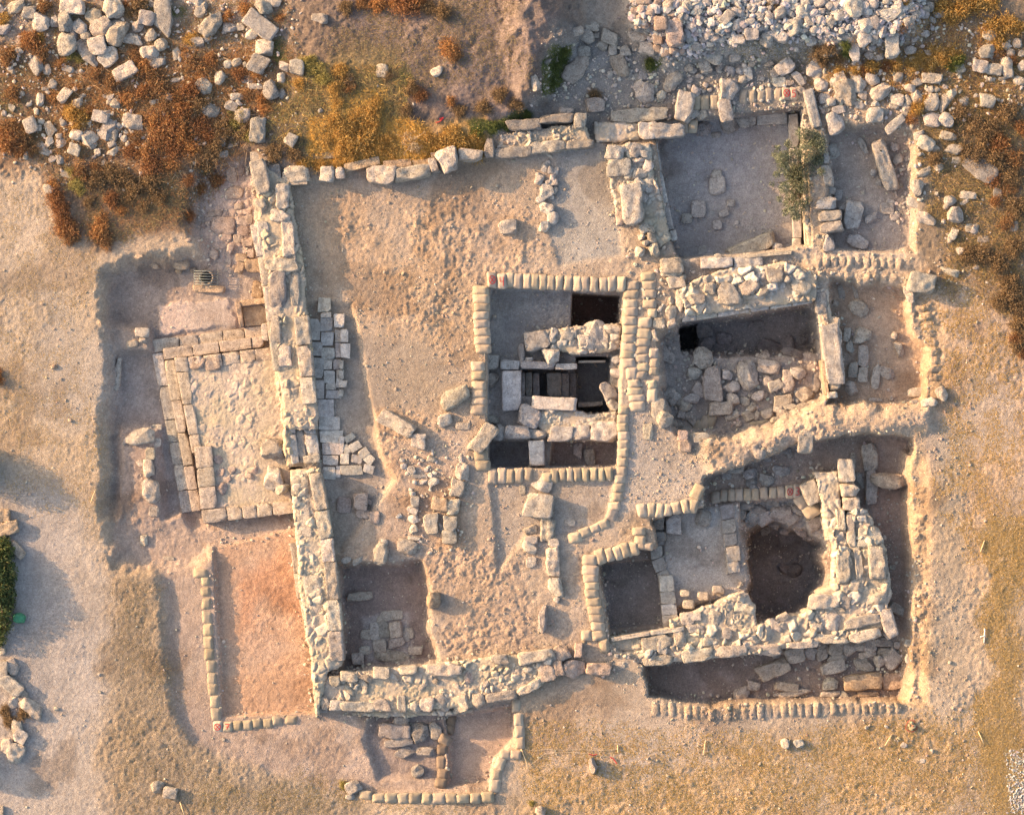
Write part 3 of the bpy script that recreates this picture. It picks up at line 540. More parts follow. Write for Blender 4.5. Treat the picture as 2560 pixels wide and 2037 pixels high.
# ---- masonry -------------------------------------------------------------
def quadblock(t, q, ztop, zbot, parent, tone, name='ashlar_block', kind='q', mat=None, gap=.003, world=False, seed=None, wob=.8):
    Q = np.array([p if world else W(t, *p) for p in q], float)
    c = Q.mean(0); d = Q-c; Q = c+d*(1-gap/np.maximum(np.linalg.norm(d, axis=1), .05))[:, None]
    L = max(np.linalg.norm(Q[1]-Q[0]), np.linalg.norm(Q[2]-Q[1]))
    P, f = rock_unit(kind, seed if seed is not None else rng.integers(1e9), 7 if L < .35 else 10 if L < .9 else 14)
    a = (P[:, 0]+1)/2; b = (P[:, 1]+1)/2
    xy = (Q[0]*(1-a)[:, None]+Q[1]*a[:, None])*(1-b)[:, None]+(Q[3]*(1-a)[:, None]+Q[2]*a[:, None])*b[:, None]-c
    z = zbot+(P[:, 2]+1)/2*(ztop-zbot)
    q3 = roughen(np.c_[xy, (z-z.mean())*.3], kind, rng); xy = q3[:, :2]
    up = P[:, 2] > 0
    tj = rng.uniform(-.035, .035, 2)*min(L, 1); z = z+up*((P[:, 0]*tj[0]+P[:, 1]*tj[1])*.6*wob+.02*wob*waves(np.c_[xy*6, z*0], 1.5, 5, rng)+.012*wob*waves(np.c_[xy*16, z*0], 1.5, 6, rng))
    o = mesh_obj(name, np.c_[xy, z-zbot], f, mat or M_ST, parent)
    # keep outward normals whatever the winding of the quad
    cr = (Q[1]-Q[0])[0]*(Q[3]-Q[0])[1]-(Q[1]-Q[0])[1]*(Q[3]-Q[0])[0]
    if cr < 0: o.data.flip_normals()
    o.data.set_sharp_from_angle(angle=math.radians(45))
    pl = parent.location if parent else Vector()
    o.location = Vector((c[0], c[1], zbot))-pl
    tc = np.array(TONES[tone])*(rng.uniform(.9, 1.05) if tone == 'podium' else rng.uniform(.78, 1.08))*np.array([1+rng.uniform(-.01, .05), 1, 1+rng.uniform(-.05, .04)])
    o.color = (*tc, 1); return o
def strip(t, o0, o1, i0, i1, cuts, ztop, zbot, parent, tone, **kw):
    """blocks between an outer line o0-o1 and an inner line i0-i1"""
    if isinstance(cuts, int):
        c = np.linspace(0, 1, cuts+1); c[1:-1] += rng.uniform(-.25, .25, cuts-1)/cuts; cuts = c
    o0, o1, i0, i1 = map(np.array, (o0, o1, i0, i1)); out = []
    for a, b in zip(cuts[:-1], cuts[1:]):
        zt = ztop(a) if callable(ztop) else ztop
        out.append(quadblock(t, [o0+(o1-o0)*a, o0+(o1-o0)*b, i0+(i1-i0)*b, i0+(i1-i0)*a], zt+rng.uniform(-.015, .015), zbot, parent, tone, **kw))
    return out
def row(t, pts, width, lens, ztop, zbot, parent, tone, wj=.12, zj=.03, miss=0, **kw):
    P = [np.array(W(t, *p)) for p in pts]; w = mlen(t, width)
    seg = [np.linalg.norm(P[i+1]-P[i]) for i in range(len(P)-1)]; tot = sum(seg)
    def at(s):
        i = 0
        while i < len(seg)-1 and s > seg[i]: s -= seg[i]; i += 1
        u = (P[i+1]-P[i])/seg[i]; return P[i]+u*s, np.array([-u[1], u[0]])
    s = 0
    while s < tot-.05:
        l = rng.uniform(*lens); e = min(s+l, tot)
        if tot-e < lens[0]*.5: e = tot
        if rng.random() >= miss:
            a, na = at(s); b, nb = at(e); h = w/2*(1+rng.uniform(-wj, wj)); k = rng.uniform(-.03, .03)
            quadblock('W', [a+na*(h+k), b+nb*(h+k), b-nb*(h-k), a-na*(h-k)], ztop+rng.uniform(-zj, zj), zbot, parent, tone, world=True, **kw)
        s = e
CORES = []
def core(t, P, ztop, zbot, parent, cell=.17, amp=.11, colr=(.55, .47, .38), seed=1, name='rubble_core', rough=.06, warp=.05, tones=.25, tilt=(0, 0)):
    P = np.array(poly(t, P) if isinstance(P, str) else P); st = .03
    x = np.arange(P[:, 0].min()-.1, P[:, 0].max()+.1, st); y = np.arange(P[:, 1].min()-.1, P[:, 1].max()+.1, st)
    A, B = np.meshgrid(x, y, indexing='ij')
    wx = fbm(A, B, .35, seed+200, 4)*warp; wy = fbm(A, B, .35, seed+230, 4)*warp
    d = sdpoly(A+wx*1.5, B+wy*1.5, P); CORES.append(P)
    f1, f2, id_, t1 = worley(A+wx*2, B+wy*2, cell, seed); g1, g2, id2, t2 = worley(A+wx, B+wy, cell*.45, seed+1)
    sel = fbm(A, B, .5, seed+260, 2) > .0
    bb = np.clip((f2-f1)*4.5, 0, 1)*(.45+.7*id_+t1*.6); b2 = np.clip((g2-g1)*4, 0, 1)*(.3+.5*id2+t2*.6)*.55
    bmp = np.where(sel, bb, b2)
    Z = ztop+amp*(bmp-.6)+rough*fbm(A, B, .4, seed+300, 4)+.01*vnoise(A, B, .06, seed+310)+tilt[0]*(A-P[:, 0].mean())+tilt[1]*(B-P[:, 1].mean())
    dust = ztop-.42*amp+.035*fbm(A, B, .5, seed+370, 4, .6)+.006*vnoise(A, B, .05, seed+371); cov = sstep((dust-Z)/.02+.3); Z = np.maximum(Z, dust)
    edge = sstep(-d/.10); Z = np.where(d < .0, Z-(1-edge)*.05, zbot)
    keep = d < st*1.1
    idn = np.full(A.shape, -1); idn[keep] = np.arange(keep.sum())
    q = np.stack([idn[:-1, :-1], idn[1:, :-1], idn[1:, 1:], idn[:-1, 1:]], -1).reshape(-1, 4); q = q[(q >= 0).all(1)]
    c0 = np.array([P[:, 0].mean(), P[:, 1].mean(), zbot])
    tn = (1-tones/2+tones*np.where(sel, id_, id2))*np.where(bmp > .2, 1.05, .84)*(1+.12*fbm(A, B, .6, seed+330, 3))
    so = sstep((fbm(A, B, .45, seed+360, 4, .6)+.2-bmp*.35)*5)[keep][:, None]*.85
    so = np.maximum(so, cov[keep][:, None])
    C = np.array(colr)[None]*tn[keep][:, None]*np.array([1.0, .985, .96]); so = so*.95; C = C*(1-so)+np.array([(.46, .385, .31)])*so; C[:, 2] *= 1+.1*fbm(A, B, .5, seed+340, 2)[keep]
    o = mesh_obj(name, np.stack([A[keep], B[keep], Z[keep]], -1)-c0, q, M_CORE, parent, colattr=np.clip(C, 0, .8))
    o.location = Vector(c0)-(parent.location if parent else Vector()); return o
def wall(name, t, x, y, label, cat='stone wall', group=None):
    X_, Y_ = W(t, x, y); return empty(name, (X_, Y_, -1.0), label, cat, group)
MOR = (.56, .46, .36); GM = (.46, .42, .38)

# long west wall
w = wall('ashlar_wall', 'W', 620, 900, 'long double faced ashlar wall with rubble core running top to bottom beside the podium')
core('D', '1715,500 1760,500 1800,790 1840,790 2000,1140 2010,1215 1800,1240 1770,800', -.03, -1.1, w, colr=(.50, .43, .36), seed=6, cell=.4, amp=.05)
core('W', '536,335 612,385 640,560 660,760 672,905 600,905 575,700 548,520', .33, -1.1, w, colr=(.50, .425, .34), seed=3, cell=.3, amp=.09)
core('D', '1690,480 1775,480 1832,1000 1850,1235 1795,1235 1745,800', .12, -1.1, w, colr=(.50, .42, .33), seed=5, cell=.3)
core('W', '611,990 676,985 700,1140 722,1400 690,1415 672,1508 664,1500 655,1400 630,1240', .36, -1.1, w, colr=(.53, .46, .37), seed=4, cell=.34, amp=.09)
row('W', [(545,470),(566,565),(581,700),(592,780)], 34, (.6, 1.3), .30, -1.1, w, 'pale', zj=.06)
row('W', [(606,475),(618,575)], 28, (.9, 1.5), .42, -1.0, w, 'pale')
row('W', [(636,665),(646,765),(655,850)], 30, (.7, 1.2), .48, -1.0, w, 'pale', zj=.05)
row('W', [(632,1000),(640,1100),(660,1240),(672,1330),(686,1410)], 34, (.6, 1.4), .34, -1.1, w, 'pale', zj=.06, miss=.15)
row('W', [(664,995),(678,1060),(692,1150),(703,1260),(712,1390)], 30, (.6, 1.3), .46, -1.0, w, 'pale', zj=.05)
row('W', [(672,1408),(681,1500)], 22, (.8, 1.4), .1, -1.1, w, 'grey')
stones('A', 'pale', '1640 1115 205 98 76 b', parent=w, z=.50, h=.5, name='ashlar_block', sink=.1)
stones('A', 'grey', '1725 1095 130 88 82 b;1660 1500 225 72 87 q', parent=w, z=.30, h=.5, name='ashlar_block', sink=.1)
stones('A', 'pale', '1775 1240 145 84 88 b;1765 1355 128 74 5 b;1812 1500 225 78 87 b;1770 1665 195 80 0 b;1640 1300 90 78 80 a', parent=w, z=.46, h=.6, name='ashlar_block', sink=.1)
stones('D', 'grey', '1745 120 210 110 88 b', parent=w, z=.42, h=.5, name='ashlar_block', sink=.1)
stones('D', 'pale', '1850 115 220 62 88 b;1730 370 165 64 85 b;1790 540 120 80 88 b', parent=w, z=.38, h=.5, name='ashlar_block', sink=.1)
# slab corner north of it
stones('A', 'grey', '1650 985 150 70 0 q;1590 1010 120 40 85 q', parent=w, z=.06, h=.3, name='ashlar_block', sink=.1)
# left hand buttress stones lit by the sun
row('W', [(618,1142),(632,1250),(650,1330)], 16, (.6, 1.3), -.1, -1.1, w, 'pale')
# threshold
th = wall('stone_threshold', 'D', 1910, 1000, 'smooth grey door threshold with long grooves and a square socket in the west wall', 'threshold')
strip('D', (1770,790), (1830,1215), (1825,790), (1880,1210), 2, .10, -1.0, th, 'cool', name='threshold_slab', mat=M_SM)
strip('D', (1828,850), (1882,1210), (1885,850), (1925,1205), 2, .03, -1.0, th, 'grey', name='threshold_slab', mat=M_SM)
strip('D', (1888,900), (1928,1160), (1965,900), (2005,1160), 2, .07, -1.0, th, 'cool', name='threshold_slab', mat=M_SM)
strip('D', (1895,1165), (1900,1212), (2005,1145), (2005,1205), [0, 1], .12, -1.0, th, 'pale', name='threshold_slab')
strip('D', (1900,780), (1905,895), (1955,780), (1965,895), [0, 1], .18, -1.0, th, 'pale', name='threshold_slab')
for (x, y, a, b) in ((1863, 1130, 34, 50), (1858, 1026, 10, 14)):
    quadblock('D', [(x-a/2,y-b/2),(x+a/2,y-b/2),(x+a/2,y+b/2),(x-a/2,y+b/2)], .05, -.2, th, 'dark grey', name='socket', mat=M_SM)

# stepped podium
po = wall('stepped_podium', 'D', 1400, 900, 'stepped ashlar podium filled with rough rubble against the west wall', 'podium')
strip('D', (940,432), (1650,345), (945,515), (1660,425), [0,.243,.41,.625,.82,1], -.50, -1.15, po, 'podium', name='step_block', wob=.3)
strip('D', (942,518), (1132,1525), (1012,512), (1200,1515), [0,.21,.42,.56,.70,.86,1], -.50, -1.15, po, 'cool', name='step_block')
strip('D', (1012,488), (1645,408), (1020,560), (1650,478), [0,.29,.555,.88,1], -.37, -1.15, po, 'podium', name='step_block', wob=.3)
strip('D', (1016,563), (1196,1512), (1088,556), (1256,1506), [0,.27,.48,.70,.86,1], -.37, -1.15, po, 'podium', name='step_block', wob=.3)
strip('D', (1084,545), (1200,1145), (1168,540), (1262,1130), [0,.15,.5,.82,1], -.16, -1.15, po, 'podium', name='step_block', wob=.3)
strip('D', (1170,545), (1700,480), (1180,625), (1705,560), [0,.17,.4,.62,.8,1], -.17, -1.15, po, 'podium', name='step_block', wob=1)
strip('D', (1212,1105), (1255,1500), (1325,1095), (1360,1485), [0,.34,.65,1], -.08, -1.15, po, 'podium', name='step_block', wob=.3)
strip('D', (1258,1503), (1835,1440), (1272,1585), (1838,1522), [0,.27,.44,.6,.77,1], -.10, -1.15, po, 'podium', name='step_block', wob=.3)
core('D', '1150,600 1740,530 1850,1480 1300,1530 1270,1120 1200,1110', -.20, -1.15, po, cell=.26, amp=.025, colr=(.51, .42, .355), seed=9, name='rubble_fill', rough=.045, tones=.10)
stones('D', 'pale', '1695 1125 130 120 0 a;1660 385 100 42 88 b;1720 1300 110 130 0 a;1770 1370 90 70 a', parent=po, z=.12, h=.5, name='rubble_block', sink=.1)
stones('D', 'pinkish', '1350 1190 60 50 a;1380 1265 60 50;1450 1250 50;1430 1310 44;1390 1370 70 60 a;1560 1290 60;1600 1250 50 40 a;1240 580 80 70 b;1330 590 90 70 b', parent=po, z=-.14, h=.24, name='rubble_block', sink=.1)
# little basin
ba = wall('stone_basin', 'D', 1600, 260, 'small square basin of thin upright orange tinted slabs beside the west wall', 'basin')
strip('D', (1468,200), (1498,355), (1502,195), (1522,350), [0, 1], -.33, -1.1, ba, 'ochre', name='basin_slab')
strip('D', (1500,185), (1675,165), (1503,225), (1675,205), [0, 1], -.33, -1.1, ba, 'ochre', name='basin_slab')
quadblock('D', [(1505,228),(1675,208),(1690,335),(1525,352)], -.55, -1.1, ba, 'ochre', name='basin_floor', mat=M_SM)
# iron grate over a cistern mouth
gt = wall('iron_grate', 'D', 1285, 45, 'square iron bar grate over a round black hole', 'grate')
cx, cy = W('D', 1285, 42); gt.location = (cx, cy, float(gh(cx, cy))+.06)
def ring(rad_i, rad_o, zt, zb, seg=40):
    a = np.linspace(0, 2*np.pi, seg, endpoint=False); c, s_ = np.cos(a), np.sin(a)
    v = np.concatenate([np.c_[c*rad_i, s_*rad_i, c*0+zt], np.c_[c*rad_o, s_*rad_o, c*0+zt], np.c_[c*rad_o, s_*rad_o, c*0+zb], np.c_[c*rad_i, s_*rad_i, c*0+zb]])
    i = np.arange(seg); j = (i+1) % seg
    f = np.concatenate([np.c_[i+k*seg, i+((k+1) % 4)*seg, j+((k+1) % 4)*seg, j+k*seg] for k in range(4)])
    return v, f
v, f = ring(.18, .25, .05, -.1); o = mesh_obj('stone_rim', v, f[:, ::-1], M_ST, gt); o.color = (.55, .46, .38, 1)
v, f = ring(.001, .18, -.02, -.05); M_BLK = flat_mat('hole_shade', (.012, .013, .015)); mesh_obj('shaft', v, f[:, ::-1], M_BLK, gt)  # flat black disc stands in for the darkness down the shaft
def bar(name, p0, p1, r, mat, parent=None, seg=8, r1=None):
    p0, p1 = np.array(p0, float), np.array(p1, float); d = p1-p0; L = np.linalg.norm(d); d /= L
    u = np.cross(d, [0, 0, 1.0] if abs(d[2]) < .9 else [1.0, 0, 0]); u /= np.linalg.norm(u); w_ = np.cross(d, u)
    a = np.linspace(0, 2*np.pi, seg, endpoint=False); r1 = r if r1 is None else r1
    v = np.concatenate([p0+r*(np.cos(a)[:, None]*u+np.sin(a)[:, None]*w_), p1+r1*(np.cos(a)[:, None]*u+np.sin(a)[:, None]*w_), [p0, p1]])
    i = np.arange(seg); j = (i+1) % seg
    return mesh_obj(name, v, [np.c_[i, j, j+seg, i+seg][:, ::-1], np.c_[i, j, i*0+2*seg], np.c_[j+seg, i+seg, i*0+2*seg+1]], mat, parent) if name else (v, [np.c_[i, j, j+seg, i+seg]])
for k in range(6):
    y_ = -.21+k*.084; bar('grate_bar', (-.37, y_, .13), (.37, y_-.02, .13), .013, M_IRON, gt)
for sx in (-.37, -.19, .37): bar('frame_bar', (sx, -.24, .10), (sx, .24, .10), .013, M_IRON, gt)
stones('D', 'ochre', '1300 115 190 42 2 b')

# north wall
w = wall('north_wall', 'B', 500, 1050, 'ashlar row of the north wall below the orange grass, with a round boulder on top')
row('B', [(-360,1130),(-200,1125)], 90, (.6, .9), .30, -.6, w, 'pale')
stones('B', 'pale', '258 1100 170 112 5 b;460 1085 230 86 -8 b;590 1040 92 52 72 b;818 978 152 66 3 b', parent=w, z=.42, h=.6, name='ashlar_block', sink=.1)
stones('B', 'pale', '680 1005 128 122', parent=w, z=.60, h=.6, name='round_boulder', sink=.1)
stones('A', 'pale', '1860 1095 170 100 0 b;2055 1095 88 90 5 b;2135 1085 56 72 b', parent=w, z=.34, h=.5, name='ashlar_block', sink=.1)
row('B', [(30,1060),(250,1010)], 50, (.6, 1.1), .22, -.5, w, 'ochre', wj=.3); row('B', [(270,1035),(560,1010)], 44, (.6, 1.1), .2, -.5, w, 'ochre', wj=.3); row('B', [(570,985),(700,965)], 36, (.5, .9), .22, -.5, w, 'ochre')
row('A', [(1880,985),(2060,965),(2156,960)], 50, (.7, 1.2), .12, -.5, w, 'grey', miss=.2)
w = wall('north_wall', 'B', 1300, 850, 'pale grey double faced wall stretch between the green grass and the grey room')
core('B', '1000,840 1545,770 1590,890 1560,910 980,970', .18, -.7, w, colr=(.45, .41, .37), seed=12)
stones('B', 'grey', '1155 787 198 72 -3 b;1355 749 202 52 -3 b;1503 760 90 74 88 b;937 935 116 56 88 b;1085 960 225 70 -3 b;1305 928 225 68 -4 b;1505 907 168 56 -3 b', parent=w, z=.30, h=.5, name='ashlar_block', sink=.1)
core('B', '1590,760 1880,770 1880,880 1690,900 1600,900', .02, -.6, w, colr=(.39, .365, .345), seed=13, cell=.3, amp=.05)
stones('B', 'cool', '1925 820 110 100 0 b;2045 822 235 88 -4 b', parent=w, z=.16, h=.5, name='ashlar_block', sink=.1)
stones('B', 'cool', '1880 722 335 84 -5 b')
# central wall
w = wall('cross_wall', 'B', 1830, 1150, 'grey rubble filled wall with a large white block left of the grey room')
core('B', '1670,910 1945,890 1975,1100 2080,1500 2010,1560 1880,1420 1740,1400 1690,1150', .14, -1.1, w, colr=(.45, .42, .375), seed=15, cell=.34, amp=.09, rough=.08)
row('B', [(1975,880),(1990,1000),(2020,1150),(2050,1300),(2095,1510)], 40, (.6, 1.3), -.12, -1.2, w, 'cool', mat=M_SM)
stones('B', 'cool', '1722 955 104 84 5 b;1750 1052 138 112 0 b', parent=w, z=.27, h=.5, name='ashlar_block', sink=.1)
stones('B', 'pinkish', '1727 1185 135 56 85 b;1750 1350 130 52 85 b', parent=w, z=.1, h=.5, name='ashlar_block', sink=.1)
stones('B', 'white', '1830 1280 245 132 86 b', parent=w, z=.55, h=.6, name='ashlar_block', sink=.1)
stones('B', 'cool', '1875 1090 78 60 a;1890 1160 90 64 50 a;1850 945 80 70 a;1820 920 50;1900 960 60;1780 940 44;1930 1040 70 60 a;1900 1240 60;1870 1010 60 40 a;1930 1190 50', parent=w, z=.24, h=.24, name='rubble_block', sink=.1)
stones('B', 'pale', '1910 1430 70 60 a;1955 1490 62 52 85 a;1970 1570 82 62 80;1880 1580 64 52;1890 1490 50;1940 1440 60;1920 1520 50', parent=w, z=.30, h=.36, name='rubble_block', sink=.1)
stones('B', 'pale', '2080 1665 135 92 0 b')
# slabs round room 5
w = wall('room_wall', 'C', 760, 1100, 'pale dressed stone edging along the right side of the grey room')
row('C', [(715,700),(720,900),(735,1200),(745,1560)], 60, (.7, 1.3), -.72, -1.25, w, 'cool', mat=M_SM)
row('C', [(800,560),(850,760),(860,800)], 62, (1.2, 1.6), .2, -1.2, w, 'cool')
row('C', [(780,1240),(800,1540)], 26, (1, 1.6), -.35, -1.2, w, 'pale', mat=M_SM)
core('C', '770,700 880,780 900,1000 960,1250 880,1560 800,1580 770,1200', -.12, -1.2, w, colr=(.44, .39, .35), seed=17, cell=.26)
w = wall('divided_block', 'C', 945, 1385, 'pale block cracked across its middle beside the leaning trapezoid stone', 'stone block')
stones('C', 'pale', '940 1352 145 62 -3 b;950 1424 142 62 -8 b', parent=w, z=.12, h=.5, name='block_half', sink=.1)

# wall between the grey room and square 6
w = wall('south_room_wall', 'F', 450, 170, 'thick pale rubble wall with a neat facing course above the square 6 pit')
core('F', '130,40 260,0 640,-60 860,30 850,190 400,245 40,290 -10,120', .17, -1.6, w, colr=(.50, .46, .42), seed=19, cell=.42, amp=.14, rough=.14, tones=.5)
strip('F', (10,270), (840,140), (15,325), (835,205), [0,.11,.27,.44,.52,.67,.84,1], -.02, -2.0, w, 'cool', name='facing_block', mat=M_SM)
stones('F', 'pale', '590 35 100 78 b;300 150 160 110 15 a;180 115 72 64;430 100 110 80 a;750 110 110 76 a;520 130 80 60 a;100 180 90 60 a;660 60 80 50 a', parent=w, z=.34, h=.4, name='rubble_block', sink=.1)
row('C', [(130,1650),(360,1640),(520,1640)], 70, (.5, 1.1), .1, -1.3, w, 'cool'); row('C', [(360,1610),(700,1580)], 26, (1, 1.5), .08, -1.3, w, 'pale')
w = wall('east_room_wall', 'F', 950, 450, 'upright lilac grey wall strip along the right side of the square 6 pit')
core('F', '845,120 935,110 960,290 1010,300 1035,700 990,750 930,750 870,330', -.02, -2.2, w, colr=(.50, .44, .40), seed=21, cell=.35, amp=.07)
row('F', [(882,130),(888,270)], 84, (.8, 1.5), .05, -2, w, 'grey'); row('F', [(940,330),(960,470),(975,600),(985,720)], 110, (1.2, 1.9), .12, -2, w, 'cool')
row('F', [(955,760),(960,800)], 70, (.5, .9), .2, -1, w, 'pale'); row('F', [(892,560),(925,780)], 22, (.8, 1.4), -.02, -2, w, 'ochre')
# square 4 masonry
w = wall('inner_wall', 'E', 1450, 440, 'upper broad pale wall band crossing the square 4 pit under the black shaft')
core('E', '1160,385 1540,345 1760,330 1765,500 1450,525 1280,470 1170,500', -.36, -1.6, w, colr=(.50, .465, .43), seed=23, cell=.3, amp=.12)
stones('E', 'cool', '1235 440 145 118 -8 b;1335 405 64 80 a;1425 405 90 80 a', parent=w, z=-.26, h=.5, name='ashlar_block', sink=.1)
stones('E', 'white', '1608 425 190 118 82 a;1715 370 100 60 a;1330 522 102 90 a;1520 430 80 70 a', parent=w, z=-.22, h=.5, name='rubble_block', sink=.1)
stones('E', 'cool', '1145 530 122 44 85 a;1065 590 118 62 5 b;1240 592 215 48 2 b;1420 600 135 38 0 q;1180 560 60 40 a;1480 500 60;1580 500 50;1660 480 60 50;1740 560 60 50 a;1745 640 70 60 a;1700 760 90 120 a;1720 840 80 60 a', parent=w, z=-.5, h=.4, name='ashlar_block', sink=.1)
stones('E', 'cool', '1075 752 250 122 90 q', parent=w, z=-.48, h=.4, name='cover_slab', sink=.05)
w = wall('inner_wall', 'E', 1450, 960, 'lower broad pale wall band crossing the square 4 pit below the stepped shaft')
core('E', '1240,880 1480,870 1560,910 1740,880 1745,1065 1310,1070 1240,980', -.42, -1.6, w, colr=(.50, .465, .43), seed=25, cell=.2, amp=.10)
stones('E', 'cool', '1388 1022 155 92 2 b;1515 1015 100 98 b;1250 1025 125 72 10 a;1185 918 130 122 a;1000 1015 90 72 80 a;1315 865 62 50;1345 836 280 82 3 q;1235 1145 160 96 88 q', parent=w, z=-.30, h=.5, name='ashlar_block', sink=.1)
stones('E', 'white', '1110 1015 145 80 2 b;1658 1008 158 128 3 b', parent=w, z=-.26, h=.5, name='ashlar_block', sink=.1)
stones('E', 'cool', '1500 1128 98 56 98;1568 1175 96 66 85 b')
sw = wall('stone_stair', 'E', 1350, 700, 'narrow dark stone steps going down right into the stepped shaft', 'staircase')
for k, (x0, x1, z) in enumerate(((1138,1160,-1.0),(1160,1205,-1.25),(1208,1252,-1.5),(1300,1390,-1.5),(1390,1440,-1.85),(1442,1490,-2.15))):
    quadblock('E', [(x0,640),(x1,635),(x1,790),(x0,795)], z, -2.7, sw, 'grey', name='step', mat=M_SM)
quadblock('E', [(1525,600),(1632,595),(1635,780),(1528,782)], -2.9, -3.3, sw, 'grey', name='bottom_slab', mat=M_SM)
quadblock('E', [(1495,562),(1672,560),(1672,575),(1495,578)], -.75, -3.0, sw, 'cool', name='lining_slab', mat=M_SM)
quadblock('E', [(1495,826),(1655,822),(1655,850),(1495,860)], -1.6, -3.0, sw, 'grey', name='lining_slab', mat=M_SM)
# pavement
pv = wall('stone_pavement', 'D', 2050, 700, 'strip of fitted grey paving slabs ending in a fan beside the threshold', 'pavement')
def pave(t, z, tone, txt):
    for it in txt.replace('\n', ' ').split(';'):
        a = it.split()
        if not a: continue
        x, y, w_, h_ = map(float, a[:4]); r = math.radians(float(a[4])) if len(a) > 4 else 0.02
        q = [(x+u*w_/2*math.cos(r)-v*h_/2*math.sin(r)+random.uniform(-3, 3), y+u*w_/2*math.sin(r)+v*h_/2*math.cos(r)+random.uniform(-3, 3)) for u, v in ((-1,-1),(1,-1),(1,1),(-1,1))]
        quadblock(t, q, z+random.uniform(-.012, .012), -.35, pv, tone, name='paving_slab', mat=M_SM, gap=.008, wob=.4)
pave('D', -.07, 'slab', '''1962 372 90 140;1982 492 80 92;1990 612 78 130;1997 745 72 118;2047 338 78 92;2050 430 84 85;2055 520 84 80;2053 590 60 66;2113 590 50 68;2063 668 72 80;2130 650 50 60;2072 725 70 45;2125 705 40 60;2090 775 100 52;
2035 862 115 112;2062 958 138 86;2075 1042 148 78;2085 1120 140 74;2070 1190 100 62;2062 1270 84 78;2118 1262 30 80;2125 500 50 90;2122 410 50 80''')
pave('D', .02, 'pale', '2033 215 78 96;2040 278 70 30')
pave('D', .04, 'slab', '2125 315 66 92;2150 560 0 0'.split(';')[0])
pave('E', .03, 'slab', '28 412 50 84;32 505 60 92;8 590 26 60;8 655 34 60;20 712 48 44;6 770 30 44')
pave('E', -.05, 'slab', '10 1090 30 110;62 1045 70 46 -30;95 1103 74 56 -30;148 1145 72 56 -35;182 1185 62 62 40;105 1182 74 52 15;30 1180 56 66;70 1252 140 62 -3;180 1245 66 56 15;40 1120 40 60 -20')
# north east, square 5 door slab row etc.
w = wall('south_wall', 'H', 700, 880, 'broad south wall of rubble between two rows of weathered ashlar blocks')
core('H', '-60,830 560,770 960,715 1340,680 1400,800 1260,890 1110,960 830,1030 400,1070 -80,1040 -160,960 -130,860', .24, -.9, w, colr=(.53, .46, .38), seed=27, cell=.24, amp=.10, tones=.5)
stones('H', 'pale', '60 845 112 62 5 b;140 852 118 60 0 a;262 820 100 72 b;655 802 195 78 -4 b;1230 716 225 68 -10 b;-30 870 60 60 b;430 800 110 50 -3 b;1000 735 110 60 -5 b', parent=w, z=.38, h=.5, name='ashlar_block', sink=.1)
stones('H', 'pinkish', '1292 822 112 100 -8 b;1370 790 96 58 75 b;1465 802 118 102 0 a;1620 795 155 76 2 b;1400 690 104 84 a;1495 680 58 90 b;815 857 82 80 a', parent=w, z=.28, h=.5, name='ashlar_block', sink=.1)
stones('H', 'pale', '1185 912 160 54 -28 b;1008 968 185 66 -9 b;868 980 112 78 85 a;768 1012 112 92;655 1008 124 92;545 1018 84 80 b;465 1030 92 80;385 1012 108 56 88 b;265 1022 102 74 b;110 1028 200 62 0 b;-10 1025 110 62 b;-90 1010 70 90 a', parent=w, z=.30, h=.6, name='ashlar_block', sink=.1)
stones('H', 'pale', '150 900 60 100 a;60 930 80 60 a;330 850 80 50 a;520 900 60 40 a;740 900 60 40;900 890 60 a;600 870 50;1100 830 70 50 a;1000 850 60 a;1180 800 60 40', parent=w, z=.27, h=.3, name='rubble_block', sink=.1)
core('H', '20,1055 830,1050 820,1085 400,1108 30,1095', -.05, -.6, w, colr=(.55, .49, .42), seed=31, cell=.3, amp=.12)
# lower right walls
w = wall('east_corner_wall', 'I', 700, 540, 'massive L shaped pale rubble wall wrapping the deep black pit at lower right')
core('I', '-60,500 60,450 200,400 330,330 430,330 480,430 490,520 620,490 830,430 850,330 950,280 960,-60 1080,-220 1180,-200 1290,50 1330,320 1270,560 900,640 520,700 0,760 -480,790 -470,700 -60,650', -.06, -1.3, w, colr=(.52, .455, .385), seed=33, cell=.34, amp=.13, rough=.15, tones=.5)
row('I', [(1020,45),(1020,150),(1030,260)], 90, (.5, 1.1), .08, -1.3, w, 'pale', wj=.25, kind='b'); row('I', [(1108,40),(1110,120),(1130,230)], 64, (.5, 1), .02, -1.3, w, 'pale', wj=.25, kind='b')
row('I', [(1225,25),(1230,90),(1240,240)], 106, (.6, 1.3), .18, -1.3, w, 'pale', wj=.15, kind='b')
stones('I', 'pale', '1210 335 170 118 5 a;1310 512 185 82 75 b;1160 588 198 66 -10 b;960 612 198 54 2 b;770 645 205 46 -4 b;525 668 215 76 4 a;1140 500 220 70 -12 b;320 690 200 70 -4 b;110 715 180 74 -5 b;900 375 185 88 -5 b;1110 270 110 90 a', parent=w, z=.02, h=.6, name='ashlar_block', sink=.1)
stones('I', 'pale', '40 330 60 40 s;150 350 70 50 s;250 310 70 50 s;60 400 70 50 s', parent=w, z=-.55, h=.2, name='rubble_block')
stones('I', 'pale', '330 480 140 110 a;590 530 110 70 a;700 560 100 70 a;780 480 90 60 a;950 500 110 90 a;430 560 100 80 a;220 490 80 110 a;50 490 90 80 b;100 550 120 60 b;180 620 110 70 a;520 600 100 60 a;650 480 80 50 a;1030 380 100 80 a;410 420 110 80 a;380 350 80 60 a;100 470 70 50 b;1000 430 80 50 a;860 540 80 60 a;300 580 90 70 a;10 620 60 90 b;-110 660 60 100 b', parent=w, z=-.02, h=.34, name='rubble_block', sink=.1)
